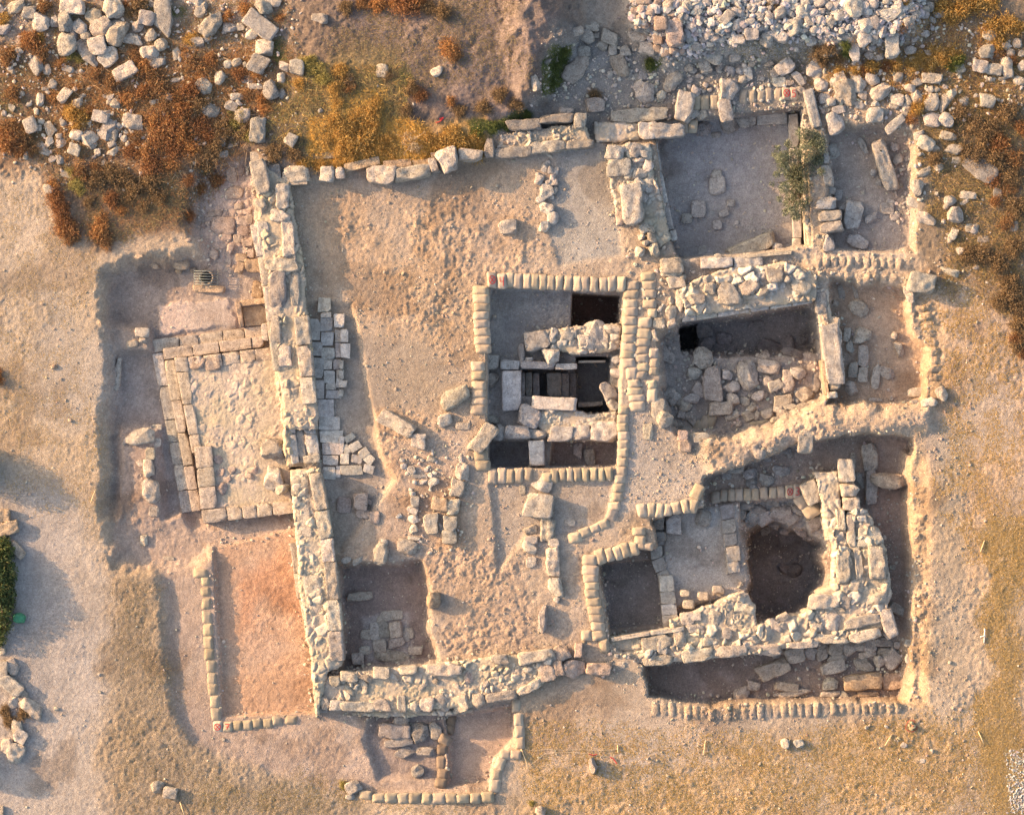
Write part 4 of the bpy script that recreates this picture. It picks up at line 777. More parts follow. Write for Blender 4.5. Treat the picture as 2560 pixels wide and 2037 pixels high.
stones('H', 'pale', '1985 642 195 92 -5 b;1990 748 185 62 -6 b;2125 600 100 72 85 b;1800 765 145 58 -20 b', parent=w, z=.0, h=.6, name='ashlar_block', sink=.1)
w = wall('east_trench_wall', 'F', 1060, 1350, 'upper stretch of twin stone rows between the black pit and the right hand trench')
core('F', '850,1260 1000,1250 1020,1500 1000,1715 930,1700 890,1500', -.18, -1.3, w, colr=(.50, .455, .41), seed=35, cell=.45, amp=.07)
stones('F', 'pale', '1045 1250 132 98 88 b;1070 1362 112 92 a;1080 1460 104 80 b;1010 1565 138 58 85 b;1070 1600 130 50 88 b;1150 1580 92 82 a;1190 1665 152 112 -3 b;985 1670 84 84 a;1075 1680 100 52 88 b', parent=w, z=.02, h=.6, name='ashlar_block', sink=.1)
# middle room slabs
w = wall('slab_row', 'H', 2065, 400, 'straight column of dressed white slabs on the right edge of the small dark pit', 'slab row')
strip('H', (2002,222), (2030,545), (2092,215), (2130,535), [0,.32,.56,.78,1], -.62, -1.2, w, 'cool', name='dressed_slab', mat=M_SM)
w = wall('room_edging', 'F', 330, 1600, 'low worn edging of dull square blocks left of the deep black pit', 'edging')
row('F', [(300,1470),(320,1600),(345,1900)], 84, (.3, .5), -.70, -1.2, w, 'grey', mat=M_SM)
row('E', [(1985,1560),(1990,1800),(2070,2000)], 84, (.4, .55), -.74, -1.2, w, 'grey', mat=M_SM)
stones('E', 'cool', '2095 1595 92 112 b', name='cut_block')
stones('E', 'grey', '1990 1590 88 80 b;2000 1670 88 60 b', parent=w, z=-.55, h=.3, name='edging_block')
ww = [o for o in col.objects if o.name.startswith('east_corner_wall')][0]
core('H', '1670,640 1700,600 2156,535 2160,640 1880,690 1700,700', -.12, -1.3, ww, colr=(.50, .43, .355), seed=41, cell=.3, amp=.08)
row('H', [(1700,615),(1900,580),(2156,545)], 30, (.8, 1.3), -.02, -1.3, ww, 'pale')

# ---- sandbags --------------------------------------------------------------
BT = {'tan': (.42, .345, .27), 'faded': (.43, .36, .29), 'brown': (.23, .18, .14), 'olive': (.36, .305, .235), 'marked': (.47, .395, .32)}
def bagz(P, L, Wd, hh):
    return P
def sandbag(t, cx, cy, w_, h_, ang, tone, row_, n, tot, side, z=None, mark=None, word='sandbag'):
    x, y = W(t, cx, cy); L, B = mlen(t, w_)*1.06, mlen(t, h_)*1.06; hh = .17
    r = np.random.default_rng(int(cx*13+cy*7+L*100)); x += r.normal()*.012; y += r.normal()*.012; L *= r.uniform(.95, 1.06); B *= r.uniform(.95, 1.05)
    v, f = cubesphere(10); p = 4.5
    P = v/((np.abs(v)**p).sum(1)**(1/p))[:, None]
    rr = np.abs(P[:, 0]*P[:, 1]); edge = np.maximum(np.abs(P[:, 0]), np.abs(P[:, 1]))
    P[:, 2] *= (1-.62*(np.clip(edge-.45, 0, 1)/.55)**1.5); P[:, :2] *= (1+.05*rr)[:, None]
    P = P*(1+.025*waves(v, 3.5, 5, r)+.012*waves(v, 10, 5, r))[:, None]
    P[:, 2] += .16*r.normal()*P[:, 0]+.12*r.normal()*P[:, 1]-.25*P[:, 0]**2*r.uniform(0, 1)-.25*P[:, 1]**2*r.uniform(0, 1); P[:, 0] += r.normal()*.05*P[:, 1]; P[:, 1] += r.normal()*.05*P[:, 0]+r.normal()*.04*P[:, 0]**2
    P = P*np.array([L/2, B/2, hh/2]); P[:, 2] += hh/2-(.075 if tone == 'faded' else .03)
    a = -math.radians(ang+r.uniform(-4.5, 4.5))
    zz = float(np.median([gh(x+u, y+v_) for u, v_ in ((0,0),(L*.3,0),(-L*.3,0),(0,B*.3),(0,-B*.3))])) if z is None else z
    o = mesh_obj('sandbag', P, f, M_BAG); o.location = (x, y, zz); o.rotation_euler = (r.uniform(-.05, .05), r.uniform(-.05, .05), a)
    o.color = (*(np.array(BT[tone])*r.uniform(.76, 1.06)*np.array([1, r.uniform(.97, 1.0), r.uniform(.93, 1.03)])), 1)
    # tied mouth seam along one end
    s = 1 if L < B else 0
    k = np.linspace(-.86, .86, 9)
    def top(u, v_):
        dd = np.hypot(P[:, 0]-u, P[:, 1]-v_)+(P[:, 2] < .05)*9; return P[np.argmin(dd), 2]
    if mark:
        for strk in mark:
            pts = [(u*L/2*.80, v_*B/2*.70) for u, v_ in strk]; vv = []; ff = []; wd = .0105
            fine_ = []
            for (a0, b0), (a1, b1) in zip(pts[:-1], pts[1:]):
                nn = max(2, int(math.hypot(a1-a0, b1-b0)/.02)); fine_ += [(a0+(a1-a0)*q/nn, b0+(b1-b0)*q/nn) for q in range(nn)]
            fine_.append(pts[-1])
            for i, (u, v_) in enumerate(fine_):
                q0 = fine_[max(i-1, 0)]; q1 = fine_[min(i+1, len(fine_)-1)]; d = np.array([q1[0]-q0[0], q1[1]-q0[1]]); d /= np.linalg.norm(d)+1e-9; nn_ = np.array([-d[1], d[0]])*wd
                zt = hh*.93+.012-hh*.0
                dd = np.hypot(P[:, 0]-u, P[:, 1]-v_)+(P[:, 2] < .06)*9; zt = np.sort(P[np.argsort(dd)[:4], 2])[-1]+.008
                vv += [(u+nn_[0], v_+nn_[1], zt), (u-nn_[0], v_-nn_[1], zt)]
            for i in range(len(fine_)-1): ff.append((2*i, 2*i+1, 2*i+3, 2*i+2))
            mesh_obj('painted_mark', vv, np.array(ff), M_RED, o)
    if mark: lab = f'{tone_word(tone)} sandbag painted with {mark_word[id(mark)]} {row_}'
    else: lab = f'{tone_word(tone)} {word}, {ordn(n, tot)} from the {side}, {row_}'
    tag(o, lab, 'sandbag', 'sandbags '+row_); return o
def tone_word(t): return {'tan': 'tan', 'faded': 'faded', 'brown': 'dark brown', 'olive': 'khaki', 'marked': 'pale'}[t]
ORD = 'first second third fourth fifth sixth seventh eighth ninth tenth eleventh twelfth thirteenth fourteenth fifteenth sixteenth seventeenth eighteenth nineteenth twentieth'.split()
def ordn(n, tot):
    if n == tot-1 and tot > 2: return 'last'
    return ORD[n] if n < 20 else 'number '+str(n+1)
circ = [(math.cos(a)*.8, math.sin(a)*.75) for a in np.linspace(0, 2*math.pi, 17)]
MX = [circ, [(-.55, .55), (.55, -.55)], [(.55, .55), (-.55, -.55)]]
M3 = [[(-.5,.7),(.1,.8),(.5,.5),(.3,.12),(-.1,.02),(.4,-.1),(.55,-.5),(.1,-.8),(-.5,-.65)]]
M4 = [[(-.5,.8),(-.45,-.05),(.5,.0)],[(.45,.8),(.4,-.9)]]
M5 = [[(.6,.75),(-.4,.7),(-.45,.1),(.2,.15),(.55,-.25),(.3,-.7),(-.5,-.75)]]
M6 = [[(.5,.8),(-.3,.4),(-.55,-.3),(-.1,-.75),(.5,-.5),(.4,-.05),(-.1,.05),(-.5,-.25)]]
M7 = [[(-.55,.65),(.5,.7),(.1,0),(-.1,-.8)],[(-.35,-.05),(.5,-.05)]]
mark_word = {id(MX): 'a red crossed circle', id(M3): 'a red 3', id(M4): 'a red 4', id(M5): 'a red 5', id(M6): 'a red 6', id(M7): 'a red 7'}
def bags(t, cs, w_, h_, tone, desc, side, ang=0, z=None, marks={}):
    P = []
    for it in cs.split(';'):
        a = list(map(float, it.split())); P.append(a)
    n = 0; tot = len([i for i in range(len(P)) if i not in marks])
    for i, a in enumerate(P):
        aw = a[2] if len(a) > 2 else w_; ah = a[3] if len(a) > 3 else h_; an = a[4] if len(a) > 4 else ang
        m = marks.get(i)
        sandbag(t, a[0], a[1], aw, ah, an, 'marked' if m else tone, desc, n, tot, side, z=z, mark=m)
        if not m: n += 1
bags('E', '955 60 60 92;1015 70 56 90;1068 62;1115 64;1165 68;1222 72;1275 75;1325 76;1375 80;1428 80;1485 84;1537 84;1590 86;1648 86;1703 84;1762 88', 54, 88, 'faded', 'in the top row of square 4', 'left', marks={0: MX, 1: M4}, z=.02)
bags('E', '882 125;885 180;888 232;890 282;888 335;890 385;895 440;898 495', 94, 56, 'tan', 'in the upper left column of square 4', 'top', z=.0)
bags('E', '862 605 80 58;866 660 82 56;870 720;870 772;868 818 86 48;872 872 92 60', 84, 54, 'tan', 'in the mid left column of square 4', 'top', z=-.02)
bags('E', '885 1160 80 68;900 1220 84 66', 80, 66, 'olive', 'at the lower left corner of square 4', 'top', z=-.03)
bags('E', '1828 95;1824 152;1822 208;1820 262;1818 318;1815 375;1812 428;1808 480;1808 525;1808 580 78 56;1828 645 66 80;1845 712 80 52;1850 762 90 56;1856 800 94 50;1866 848 90 60', 84, 56, 'faded', 'in the inner right column of square 4', 'top')
bags('E', '1932 40;1932 95;1935 150;1938 208;1958 264 60 56;1905 330 88 66;1905 395 88 66;1895 450;1898 500;1896 552;1895 605;1885 655 72 50', 88, 54, 'faded', 'in the middle right column of square 4', 'top')
bags('E', '1968 520 60 62;1968 580 62 60;1966 630 62 50;1955 710 56 54;1955 785 58 90', 60, 56, 'faded', 'in the short outer right column of square 4', 'top')
bags('E', '1780 870;1770 930;1772 985;1776 1040;1776 1092;1774 1145;1770 1200;1760 1258;1754 1310;1748 1360;1735 1420;1715 1480', 68, 56, 'faded', 'in the dusty lower right column of square 4', 'top')
bags('E', '955 1285;1012 1285;1065 1287;1120 1285 58 90;1178 1282', 54, 86, 'tan', 'in the bottom row left of the gap', 'left', z=-.06)
bags('E', '1290 1295 64 60;1345 1285;1393 1285;1440 1283;1490 1280;1537 1280;1585 1278;1632 1276;1682 1278', 49, 80, 'olive', 'in the bottom row right of the gap', 'left', z=-.04)
bags('E', '1708 1530 64 74 20;1655 1590 70 60 -30;1600 1615 70 50 -20;1540 1640 72 54 -20;1470 1675 80 66 -15', 60, 60, 'faded', 'in the sunk diagonal line near the path', 'right')
bags('E', '1895 1505 62 84 -15;1950 1500 52 80;2003 1497 52 80;2055 1497 50 76;2110 1485 58 76 -8', 50, 80, 'faded', 'in the curved row left of the square 3 pit', 'left')
bags('F', '30 1480 44 84 -15;85 1475 56 84 8;105 1390 66 92 35', 50, 84, 'tan', 'at the bend left of the square 3 pit', 'left')
bags('E', '1875 1635 78 52;1882 1690 66 60', 78, 52, 'tan', 'beside the worn edging', 'top')
bags('H', '1570 110 90 66;1635 97 58 88 -20;1690 82 54 86 -20;1740 68 54 84 -20;1787 56 54 86 -20;1842 48 60 84 -10;1885 18 56 56;1932 32 66 50', 55, 84, 'tan', 'in the slanting row above the small dark pit', 'left', z=-.02)
bags('H', '1567 182 94 64;1570 232 90 54;1576 278 84 54;1582 328;1592 380 94 58;1602 430 88 58;1606 482;1612 530;1545 590 62 62;1622 590 84 64 -15;1655 655 58 82 -5', 84, 54, 'tan', 'in the left column of the small dark pit', 'top', z=-.02)
bags('C', '402 605;455 600;510 597;563 592;615 586;668 583 56 78;717 580 52 76', 54, 88, 'faded', 'in the upper row of square 5', 'left', marks={5: MX, 6: M5}, z=-.28)
bags('C', '110 640;160 645;213 640', 54, 90, 'olive', 'in the second row of square 5 between boulders', 'left', z=-.3)
bags('C', '25 785;80 790', 56, 80, 'olive', 'in the lowest pair of square 5', 'left', z=-.4)
bags('F', '222 576;270 590;333 580 50 70', 50, 76, 'olive', 'behind the big block in square 6', 'left', z=-1.35)
bags('F', '700 580 60 60;762 573 62 60;835 560 66 50', 60, 60, 'marked', 'in the red marked row of square 6', 'left', marks={0: MX, 1: M6}, z=-1.3)
bags('F', '128 985 66 92 25;162 960 64 96 25;200 945 56 90 25;520 970 122 48 -5', 60, 90, 'olive', 'at the lower edge of square 6', 'left', z=-1.1)
bags('F', '235 1425 56 70;285 1420;333 1412;383 1410;432 1408;482 1402;532 1398;592 1394 46 64;645 1392;696 1392 50 80;747 1385 52 80', 48, 70, 'tan', 'in the dark row of square 3', 'left', marks={9: MX, 10: M3}, z=-.88)
bags('F', '782 1450 76 80 50;838 1510 96 84 -25', 80, 80, 'olive', 'sagging beside the black pit', 'top', z=-.9)
bags('G', '1262 198 88 58;1280 255 56 60;1284 315 60 62;1292 390;1297 473;1300 556;1304 634;1310 710;1318 786;1325 858;1334 928;1341 1002;1350 1083 64 80;1358 1160 58 74;1420 1163 62 62;1482 1158 62 60;1545 1151 60 60;1610 1145 64 62;1677 1137 66 62;1744 1129 68 60;1820 1118 82 56', 62, 76, 'olive', 'edging the orange trench', 'top', marks={13: MX, 14: M7}, z=-.235)
bags('H', '690 1125 62 70 8;680 1182 72 62 15;657 1245 76 60 25;640 1312 64 62;636 1390 60 82;640 1460 66 62 8;632 1515 72 60', 64, 66, 'brown', 'in the curved dark row below the south wall', 'top')
bags('H', '1107 1028;1116 1112 58 80;1126 1190 60 80;1132 1262;1108 1342 62 50;1040 1338 74 56;1002 1398 58 76 18;980 1462 62 68;972 1528 66 84 5', 58, 82, 'tan', 'in the stepped column below the south wall', 'top')
bags('H', '155 1592 84 54;242 1608 84 52;325 1610 78 58;400 1608 76 62;475 1608 78 64;545 1610 62 66;618 1608 82 64;697 1608 78 58;775 1608 80 56;850 1610 66 62;925 1600 82 64', 76, 60, 'olive', 'in the bottom row of the lowest trench', 'left')

# ---- rubble heap and pebbles ---------------------------------------------
def scatter(name, P, sizes, tones, flat=.7, n=2, mat=None, zoff=0, seed=3):
    r = np.random.default_rng(seed); vs, f = [], []
    base = [rock_unit('a', 900+k, n) for k in range(12)]
    V = []; Fc = []; C = []; off = 0
    for (x, y), s, c in zip(P, sizes, tones):
        b, fb = base[r.integers(12)]; a = r.uniform(0, 6.28); cs, sn = math.cos(a), math.sin(a)
        q = b*np.array([s*r.uniform(.8, 1.2), s*r.uniform(.6, .95), s*flat*r.uniform(.7, 1.1)])*.5
        q = np.c_[q[:, 0]*cs-q[:, 1]*sn, q[:, 0]*sn+q[:, 1]*cs, q[:, 2]+.0]
        q += (x, y, gh(x, y)+s*flat*.2+zoff*r.random()); V.append(q); Fc.append(fb+off); off += len(q); C.append(np.repeat(np.array(c)[None], len(q), 0))
    o = mesh_obj(name, np.concatenate(V), np.concatenate(Fc), mat or M_CORE, colattr=np.concatenate(C), smooth=False); o['kind'] = 'stuff'; return o
def inpoly(P, n, seed, wp=.25):
    r = np.random.default_rng(seed); P = np.array(P); out = []
    lo, hi = P.min(0), P.max(0)
    q = r.uniform(lo, hi, (n*4, 2)); d = sdpoly(q[:, 0]+wp*fbm(q[:, 0], q[:, 1], .5+wp, 91, 3), q[:, 1]+wp*fbm(q[:, 1], q[:, 0], .5+wp, 92, 3), P)+abs(r.normal(0, wp*.35, len(q)))
    return q[d < 0][:n]
heap = poly('W', '1325,-40 1960,-40 1945,40 1880,110 1790,80 1745,92 1650,100 1560,95 1480,120 1400,130 1355,100 1365,75 1330,55')
p1 = inpoly(heap, 5200, 5); s1 = np.random.default_rng(6).gamma(1.6, .06, len(p1)).clip(.035, .34)
r_ = np.random.default_rng(8)
def tn(base, n, j=.1, w=.04): return np.clip(np.array(base)[None]*(1+r_.normal(0, j, (n, 1)))*(1+r_.normal(0, w, (n, 3))), .03, .8)
scatter('rubble_heap', p1, s1, tn((.45, .42, .41), len(p1), .24), zoff=.05)
# scattered pebbles over everything, denser near walls and scrub
PP = []; SS = []; CC = []
for pl, n, sz in (('-20,-20 640,-20 640,300 480,440 180,420 -20,330', 1300, .05), ('1100,140 2170,60 2170,640 1720,640 1100,300', 1500, .045), ('230,560 640,560 700,1500 760,1690 230,1690', 700, .03),
                  ('0,330 230,500 230,1716 0,1716', 800, .022), ('620,400 1310,400 1310,1360 700,1400', 2200, .028), ('1110,1480 2170,1480 2170,1730 1110,1730', 900, .026), ('1950,600 2170,600 2170,1480 1950,1480', 500, .026),
                  ('1270,560 1930,540 1930,1480 1270,1480', 2200, .035), ('400,340 540,340 560,590 400,580', 350, .05), ('840,930 1000,930 1000,1170 840,1170', 350, .04), ('1560,1330 1920,1330 1920,1470 1560,1470', 260, .06), ('1130,90 1720,90 1720,250 1400,260 1130,200', 520, .10), ('1130,60 1960,60 1960,260 1700,260 1400,270 1120,210', 3200, .03), ('1700,60 2170,30 2170,240 1960,260 1940,520 1890,520 1880,260 1720,250', 700, .10),
                  ('1400,720 1740,740 1745,830 1540,910 1420,890', 240, .11), ('0,0 600,0 600,260 400,330 0,330', 700, .09), ('1480,1000 1740,950 1740,1100 1500,1090', 160, .10), ('1300,520 1430,540 1440,680 1380,880 1310,850', 160, .09), ('840,930 1000,930 980,1170 850,1170', 120, .08)):
    q = inpoly(poly('W', pl), n, n+3); PP.append(q); SS.append(r_.gamma(3, sz/3, len(q)).clip(.012, .16)); CC.append(tn((.56, .49, .42), len(q), .12))
for P_, dens, mu, sp in [(p, 34, .045, .10) for p in PITS]+[(p, 46, .055, .13) for p in CORES]:
    pts_ = []
    for (ax, ay), (bx, by) in zip(P_, np.roll(P_, -1, 0)):
        L_ = math.hypot(bx-ax, by-ay); k_ = int(L_*dens*.55); tt = r_.random(k_)
        pts_.append(np.c_[ax+(bx-ax)*tt, ay+(by-ay)*tt]+r_.normal(0, sp, (k_, 2)))
    q = np.concatenate(pts_); PP.append(q); SS.append(r_.gamma(2.2, mu/2.2, len(q)).clip(.015, .15)); CC.append(tn((.50, .43, .36), len(q), .16))
qs = [inpoly(poly('W', pl), n, n+5) for pl, n in (('620,390 1300,320 1310,600 1030,600 1030,1000 1300,1020 1230,1360 910,1390 900,1190 700,1180 800,940 740,640 640,620', 5200), ('1300,860 1500,900 1950,860 1960,930 1480,1060 1300,1080', 2200), ('1930,600 2060,600 2060,1500 1930,1500', 2200), ('0,350 225,500 230,1180 0,1100', 600), ('1110,1500 2060,1500 2060,1716 1110,1716', 2200), ('1360,1480 1960,1480 1960,1530 1360,1530', 700))]
q = np.concatenate(qs); q = q[fbm(q[:, 0], q[:, 1], .9, 505, 4, .7)+r_.normal(0, .12, len(q)) > -.02]; scatter('soil_clods', q, r_.gamma(1.6, .018, len(q)).clip(.012, .13), tn((.42, .335, .265), len(q), .12), flat=.6, seed=31)
scatter('pebbles', np.concatenate(PP), np.concatenate(SS), np.concatenate(CC), seed=9)
gp = inpoly(poly('W', '2105,1590 2170,1550 2180,1716 2120,1716'), 1500, 14)
scatter('white_gravel', gp, r_.gamma(3, .012, len(gp)).clip(.015, .08), tn((.52, .50, .49), len(gp), .12), seed=15)

# ---- vegetation ------------------------------------------------------------
def blades(name, layers, seed, mat=None, parent=None):
    """thin tapering blades; layers: (positions (n,2), length, colours list, spread)"""
    r = np.random.default_rng(seed); V = []; C = []
    for P, ln, cols, up, wd in layers:
        n = len(P)
        if n == 0: continue
        z = gh(P[:, 0], P[:, 1]); a = r.uniform(0, 2*np.pi, n); el = r.uniform(*up, n); L = ln*r.uniform(.5, 1.3, n)
        d = np.c_[np.cos(a)*np.cos(el), np.sin(a)*np.cos(el), np.sin(el)]; s = np.c_[-np.sin(a), np.cos(a), np.zeros(n)]*wd*.5
        b = np.c_[P, z-.005]; m = b+d*(L*.55)[:, None]; t = b+d*L[:, None]; t[:, 2] -= L*.18
        V.append(np.stack([b-s, b+s, m+s*.8, m-s*.8, t], 1).reshape(-1, 3))
        c = np.array(cols)[r.integers(len(cols), size=n)]*r.uniform(.75, 1.25, (n, 1)); C.append(np.repeat(c, 5, 0))
    V = np.concatenate(V); C = np.concatenate(C); n = len(V)//5; i = np.arange(n)*5
    return mesh_obj(name, V, [np.c_[i, i+1, i+2, i+3], np.c_[i+3, i+2, i+4]], mat or M_VEG, parent, colattr=np.clip(C, 0, 1), smooth=False)
def zone(s, n, seed, clump=.6, sc=.5, t='W'):
    q = inpoly(poly(t, s), int(n*1.6), seed, .9 if n > 5000 else .3)
    k = fbm(q[:, 0], q[:, 1], sc, seed % 50+400, 3)*2+.5; return q[np.random.default_rng(seed).random(len(q)) < 1-clump+clump*np.clip(k, 0, 1)*1.3][:n]
ORA = [(.40, .19, .08), (.33, .16, .07), (.25, .135, .08), (.46, .27, .12)]; GLD = [(.52, .34, .12), (.46, .30, .11), (.58, .40, .16), (.40, .24, .08)]
BRW = [(.26, .18, .10), (.32, .22, .12), (.22, .15, .09)]; OLG = [(.27, .22, .11), (.32, .26, .12), (.21, .175, .095)]; GRN = [(.14, .17, .05), (.19, .20, .06), (.11, .14, .05)]
YLG = [(.38, .33, .12), (.44, .36, .13), (.30, .26, .10)]
low = (.2, .9); flat_ = (.05, .5)
g = blades('dry_scrub_grass', [
 (zone('-40,-40 600,-40 640,130 560,310 430,480 200,520 90,350 -40,330', 42000, 21, .85), .13, BRW+ORA[:2]+OLG, low, .010),
 (zone('100,60 560,40 540,300 420,350 120,330 20,200', 15000, 22, .95, .7), .16, ORA+[(.50, .33, .17), (.46, .26, .11)], low, .010),
 (zone('160,360 440,360 400,490 190,510', 6000, 23, .8), .10, BRW+OLG, low, .009),
 (zone('630,120 830,100 860,330 560,330 560,240', 22000, 24, .8), .16, OLG+BRW+YLG[:1]+GLD[3:], low, .010),
 (zone('660,262 1025,252 1035,328 650,348', 24000, 25, .4), .17, [(.66, .38, .09), (.58, .32, .07), (.50, .30, .09), (.70, .46, .16)], low, .012),
 (zone('700,190 800,180 820,300 680,310', 7000, 35, .6), .18, [(.62, .38, .10), (.54, .33, .09)]+OLG[:1], low, .012),
 (zone('560,-40 1140,-40 1140,200 860,180 600,60', 16000, 26, .95, 1.2), .09, BRW+OLG, low, .009),
 (zone('1500,80 1760,90 1740,170 1650,180', 2500, 28, .9), .1, OLG, low, .009),
 (zone('1700,90 2170,0 2170,330 1960,250 1840,240 1730,200', 12000, 29, .85), .14, GLD+ORA, low, .010),
 (zone('1940,200 2170,100 2170,720 1980,600 1930,420', 30000, 30, .7), .14, BRW+GLD[:2]+OLG, low, .010),
 (zone('1580,0 1700,0 1700,60 1600,60', 600, 31, .9), .1, GLD, low, .009)], 41)
g['kind'] = 'stuff'
 # long dead stems lying through the scrub
g['kind'] = 'stuff'
g = blades('dead_stems', [
 (zone('120,120 560,80 540,330 400,400 100,330', 2600, 71, .8, .8), .42, [(.50, .28, .13), (.38, .20, .09), (.20, .12, .07), (.55, .40, .25)], (.05, .5), .013),
 (zone('160,360 440,360 400,490 190,510', 700, 72, .6), .3, BRW+ORA[:1], (.05, .6), .011),
 (zone('620,150 850,150 860,330 560,330', 1500, 73, .7), .34, GLD+OLG, (.05, .6), .012),
 (zone('1940,60 2170,60 2170,720 1980,560', 1800, 74, .7), .36, BRW+[(.5, .33, .2)], (.05, .6), .012)], 44)
g['kind'] = 'stuff'
g = blades('stubble_grass', [
 (zone('1100,1520 2060,1510 2170,1480 2170,1740 1090,1740', 60000, 51, .7, .3), .085, GLD+OLG[:2], flat_, .012),
 (zone('2050,1120 2170,1080 2170,1740 2060,1740', 40000, 52, .6, .3), .10, [(.47, .34, .18), (.50, .37, .20), (.38, .28, .15)]+GLD[:2], flat_, .014),
 (zone('1940,600 2170,600 2170,1200 2050,1300 1960,1100', 22000, 53, .95, .4), .085, GLD, flat_, .012),
 (zone('220,1190 340,1190 360,1480 480,1610 760,1690 760,1740 240,1740', 26000, 54, .6), .06, OLG+BRW, flat_, .008),
 (zone('-30,340 210,500 225,1150 -30,1050', 16000, 55, .95), .07, OLG+GLD, flat_, .009),
 (zone('380,1600 1100,1690 1100,1740 380,1740', 12000, 56, .7), .06, OLG+GLD[:1], flat_, .008),
 (zone('640,400 1150,400 1150,1000 640,640', 9000, 57, 1), .04, GLD, flat_, .006),
 (zone('1300,880 1500,900 1450,1050 1300,1060', 1500, 58, .9), .035, GLD, flat_, .006)], 42)
g['kind'] = 'stuff'
g = blades('green_grass', [
 (zone('1150,110 1200,95 1205,120 1185,190 1150,200 1140,170', 3500, 61, .3), .13, GRN, low, .011),
 (zone('985,262 1110,235 1115,252 1040,285 1010,290', 3500, 62, .3), .12, GRN+OLG[:1], low, .011),
 (zone('-10,190 60,180 70,215 30,250 -10,250', 300, 63, .5), .1, GRN, low, .01),
 (zone('560,85 600,70 610,120 580,140', 900, 64, .4), .11, GRN+OLG, low, .01),
 (zone('300,0 400,0 390,30 320,40', 900, 65, .5), .11, GRN+OLG, low, .01),
 (zone('1360,125 1400,115 1395,140 1370,150', 500, 66, .4), .1, GRN, low, .01),
 (zone('850,130 880,160 850,215 820,200', 900, 67, .5), .1, GRN+OLG, low, .01),
 (zone('1780,100 1810,90 1805,125 1785,130', 500, 68, .4), .12, GRN, low, .01)], 43)
g['kind'] = 'stuff'
def shrub_mesh(seed, cols, n=260, leaf=True, dens=1):
    """a dome of branching dry twigs with small seed heads, unit radius"""
    r = np.random.default_rng(seed); V = []; C = []; Fq = []; off = 0
    def seg(p, q, w):
        nonlocal off
        d = q-p; s = np.cross(d, r.normal(size=3)); s /= np.linalg.norm(s)+1e-9; s *= w
        V.extend([p-s, p+s, q+s*.5, q-s*.5]); Fq.append((off, off+1, off+2, off+3)); off += 4
        c = np.array(cols[r.integers(len(cols))])*r.uniform(.65, 1.3); C.extend([c]*4)
    for k in range(n):
        a = r.uniform(0, 2*np.pi); el = np.arcsin(r.uniform(.1, .98)); R = r.uniform(.55, 1.05)*(1+.2*math.sin(3*a+seed))
        d = np.array([math.cos(a)*math.cos(el), math.sin(a)*math.cos(el), math.sin(el)*.62]); p = d*.06
        bend = r.normal(size=3)*.14; m = d*R*.5+bend*.5; q = d*R*.85+bend
        seg(p, m, .016); seg(m, q, .012)
        for j in range(3):
            b = m+(q-m)*r.uniform(.2, 1); t = b+r.normal(size=3)*.14; seg(b, t, .010)
            if leaf:
                for _ in range(2): u = t+r.normal(size=3)*.05; seg(t, u, .022)
    me_o = mesh_obj('tmp_shrub', np.array(V), np.array(Fq), M_VEG, colattr=np.clip(np.array(C), 0, 1), smooth=False)
    me = me_o.data; bpy.data.objects.remove(me_o); return me
KIND = {'rust': ([shrub_mesh(1, ORA, 420), shrub_mesh(2, ORA[1:3], 300), shrub_mesh(3, ORA[:1]+ORA[3:], 260), shrub_mesh(12, ORA+BRW, 380), shrub_mesh(13, [(.52, .30, .13), (.30, .14, .06)], 200)], 'dry_shrub', 'rust brown dry shrub', 'scrub'), 'gold': ([shrub_mesh(k, GLD+[(.64, .38, .10)], 380) for k in (4, 5)], 'dry_shrub', 'golden dry shrub', 'scrub'),
        'brown': ([shrub_mesh(k, BRW, 340) for k in (6, 7)], 'dry_shrub', 'dull dry shrub', 'scrub'), 'yg': ([shrub_mesh(k, YLG) for k in (8, 9)], 'leafy_shrub', 'yellow green shrub', 'shrub'),
        'green': ([shrub_mesh(10, GRN, 420)], 'leafy_shrub', 'dark green shrub', 'shrub'), 'twig': ([shrub_mesh(11, [(.55, .45, .33), (.5, .38, .25)], 90, False)], 'bare_shrub', 'bare pale twiggy shrub', 'scrub')}
SHR = []
def shrubs(t, kind, txt):
    for it in txt.replace('\n', ' ').split(';'):
        a = it.split()
        if not a: continue
        x, y = W(t, float(a[0]), float(a[1])); R = mlen(t, float(a[2])); r = random.uniform
        ms, nm, lab, cat = KIND[kind]
        o = bpy.data.objects.new(nm, random.choice(ms)); col.objects.link(o)
        o.location = (x, y, gh(x, y)-.02); o.rotation_euler[2] = r(0, 6.28); o.scale = (R*r(.95, 1.2), R*r(.95, 1.2), R*r(.9, 1.3)); SHR.append((o, x, y, R, lab, cat))
shrubs('A', 'rust', '''195 265 70;260 330 70;150 230 40;50 350 70;280 40 60;80 590 60;330 620 50;250 470 40;380 400 50;600 480 55;700 520 60;900 430 80;850 330 60;950 470 70;1200 400 80;1270 450 75;1320 380 60;1150 330 50;1000 560 80;1100 600 70;900 580 60;800 620 70;
1200 560 80;1050 660 70;1150 700 90;950 760 70;1050 800 90;1150 850 90;1250 780 80;1300 850 70;1000 880 90;1100 930 90;900 950 80;820 950 60;1200 930 80;950 1030 80;1060 1040 70;850 860 50;60 800 80;130 850 70;40 880 90;120 930 70;200 940 50;480 550 45;560 700 50;1500 470 60;1600 480 50;1560 600 50;
1350 1130 60;1180 1130 50;1250 1180 50;350 1230 80;380 1300 80;330 1160 50;420 1430 90;450 1490 60;400 1380 70;620 1450 80;660 1510 70;640 1370 60;1180 1350 50;1540 60 60;1430 110 50;1760 120 40;720 350 40;790 40 40;1660 680 60;1640 620 50;500 1080 70;600 1050 50;700 1250 60;760 1320 50''')
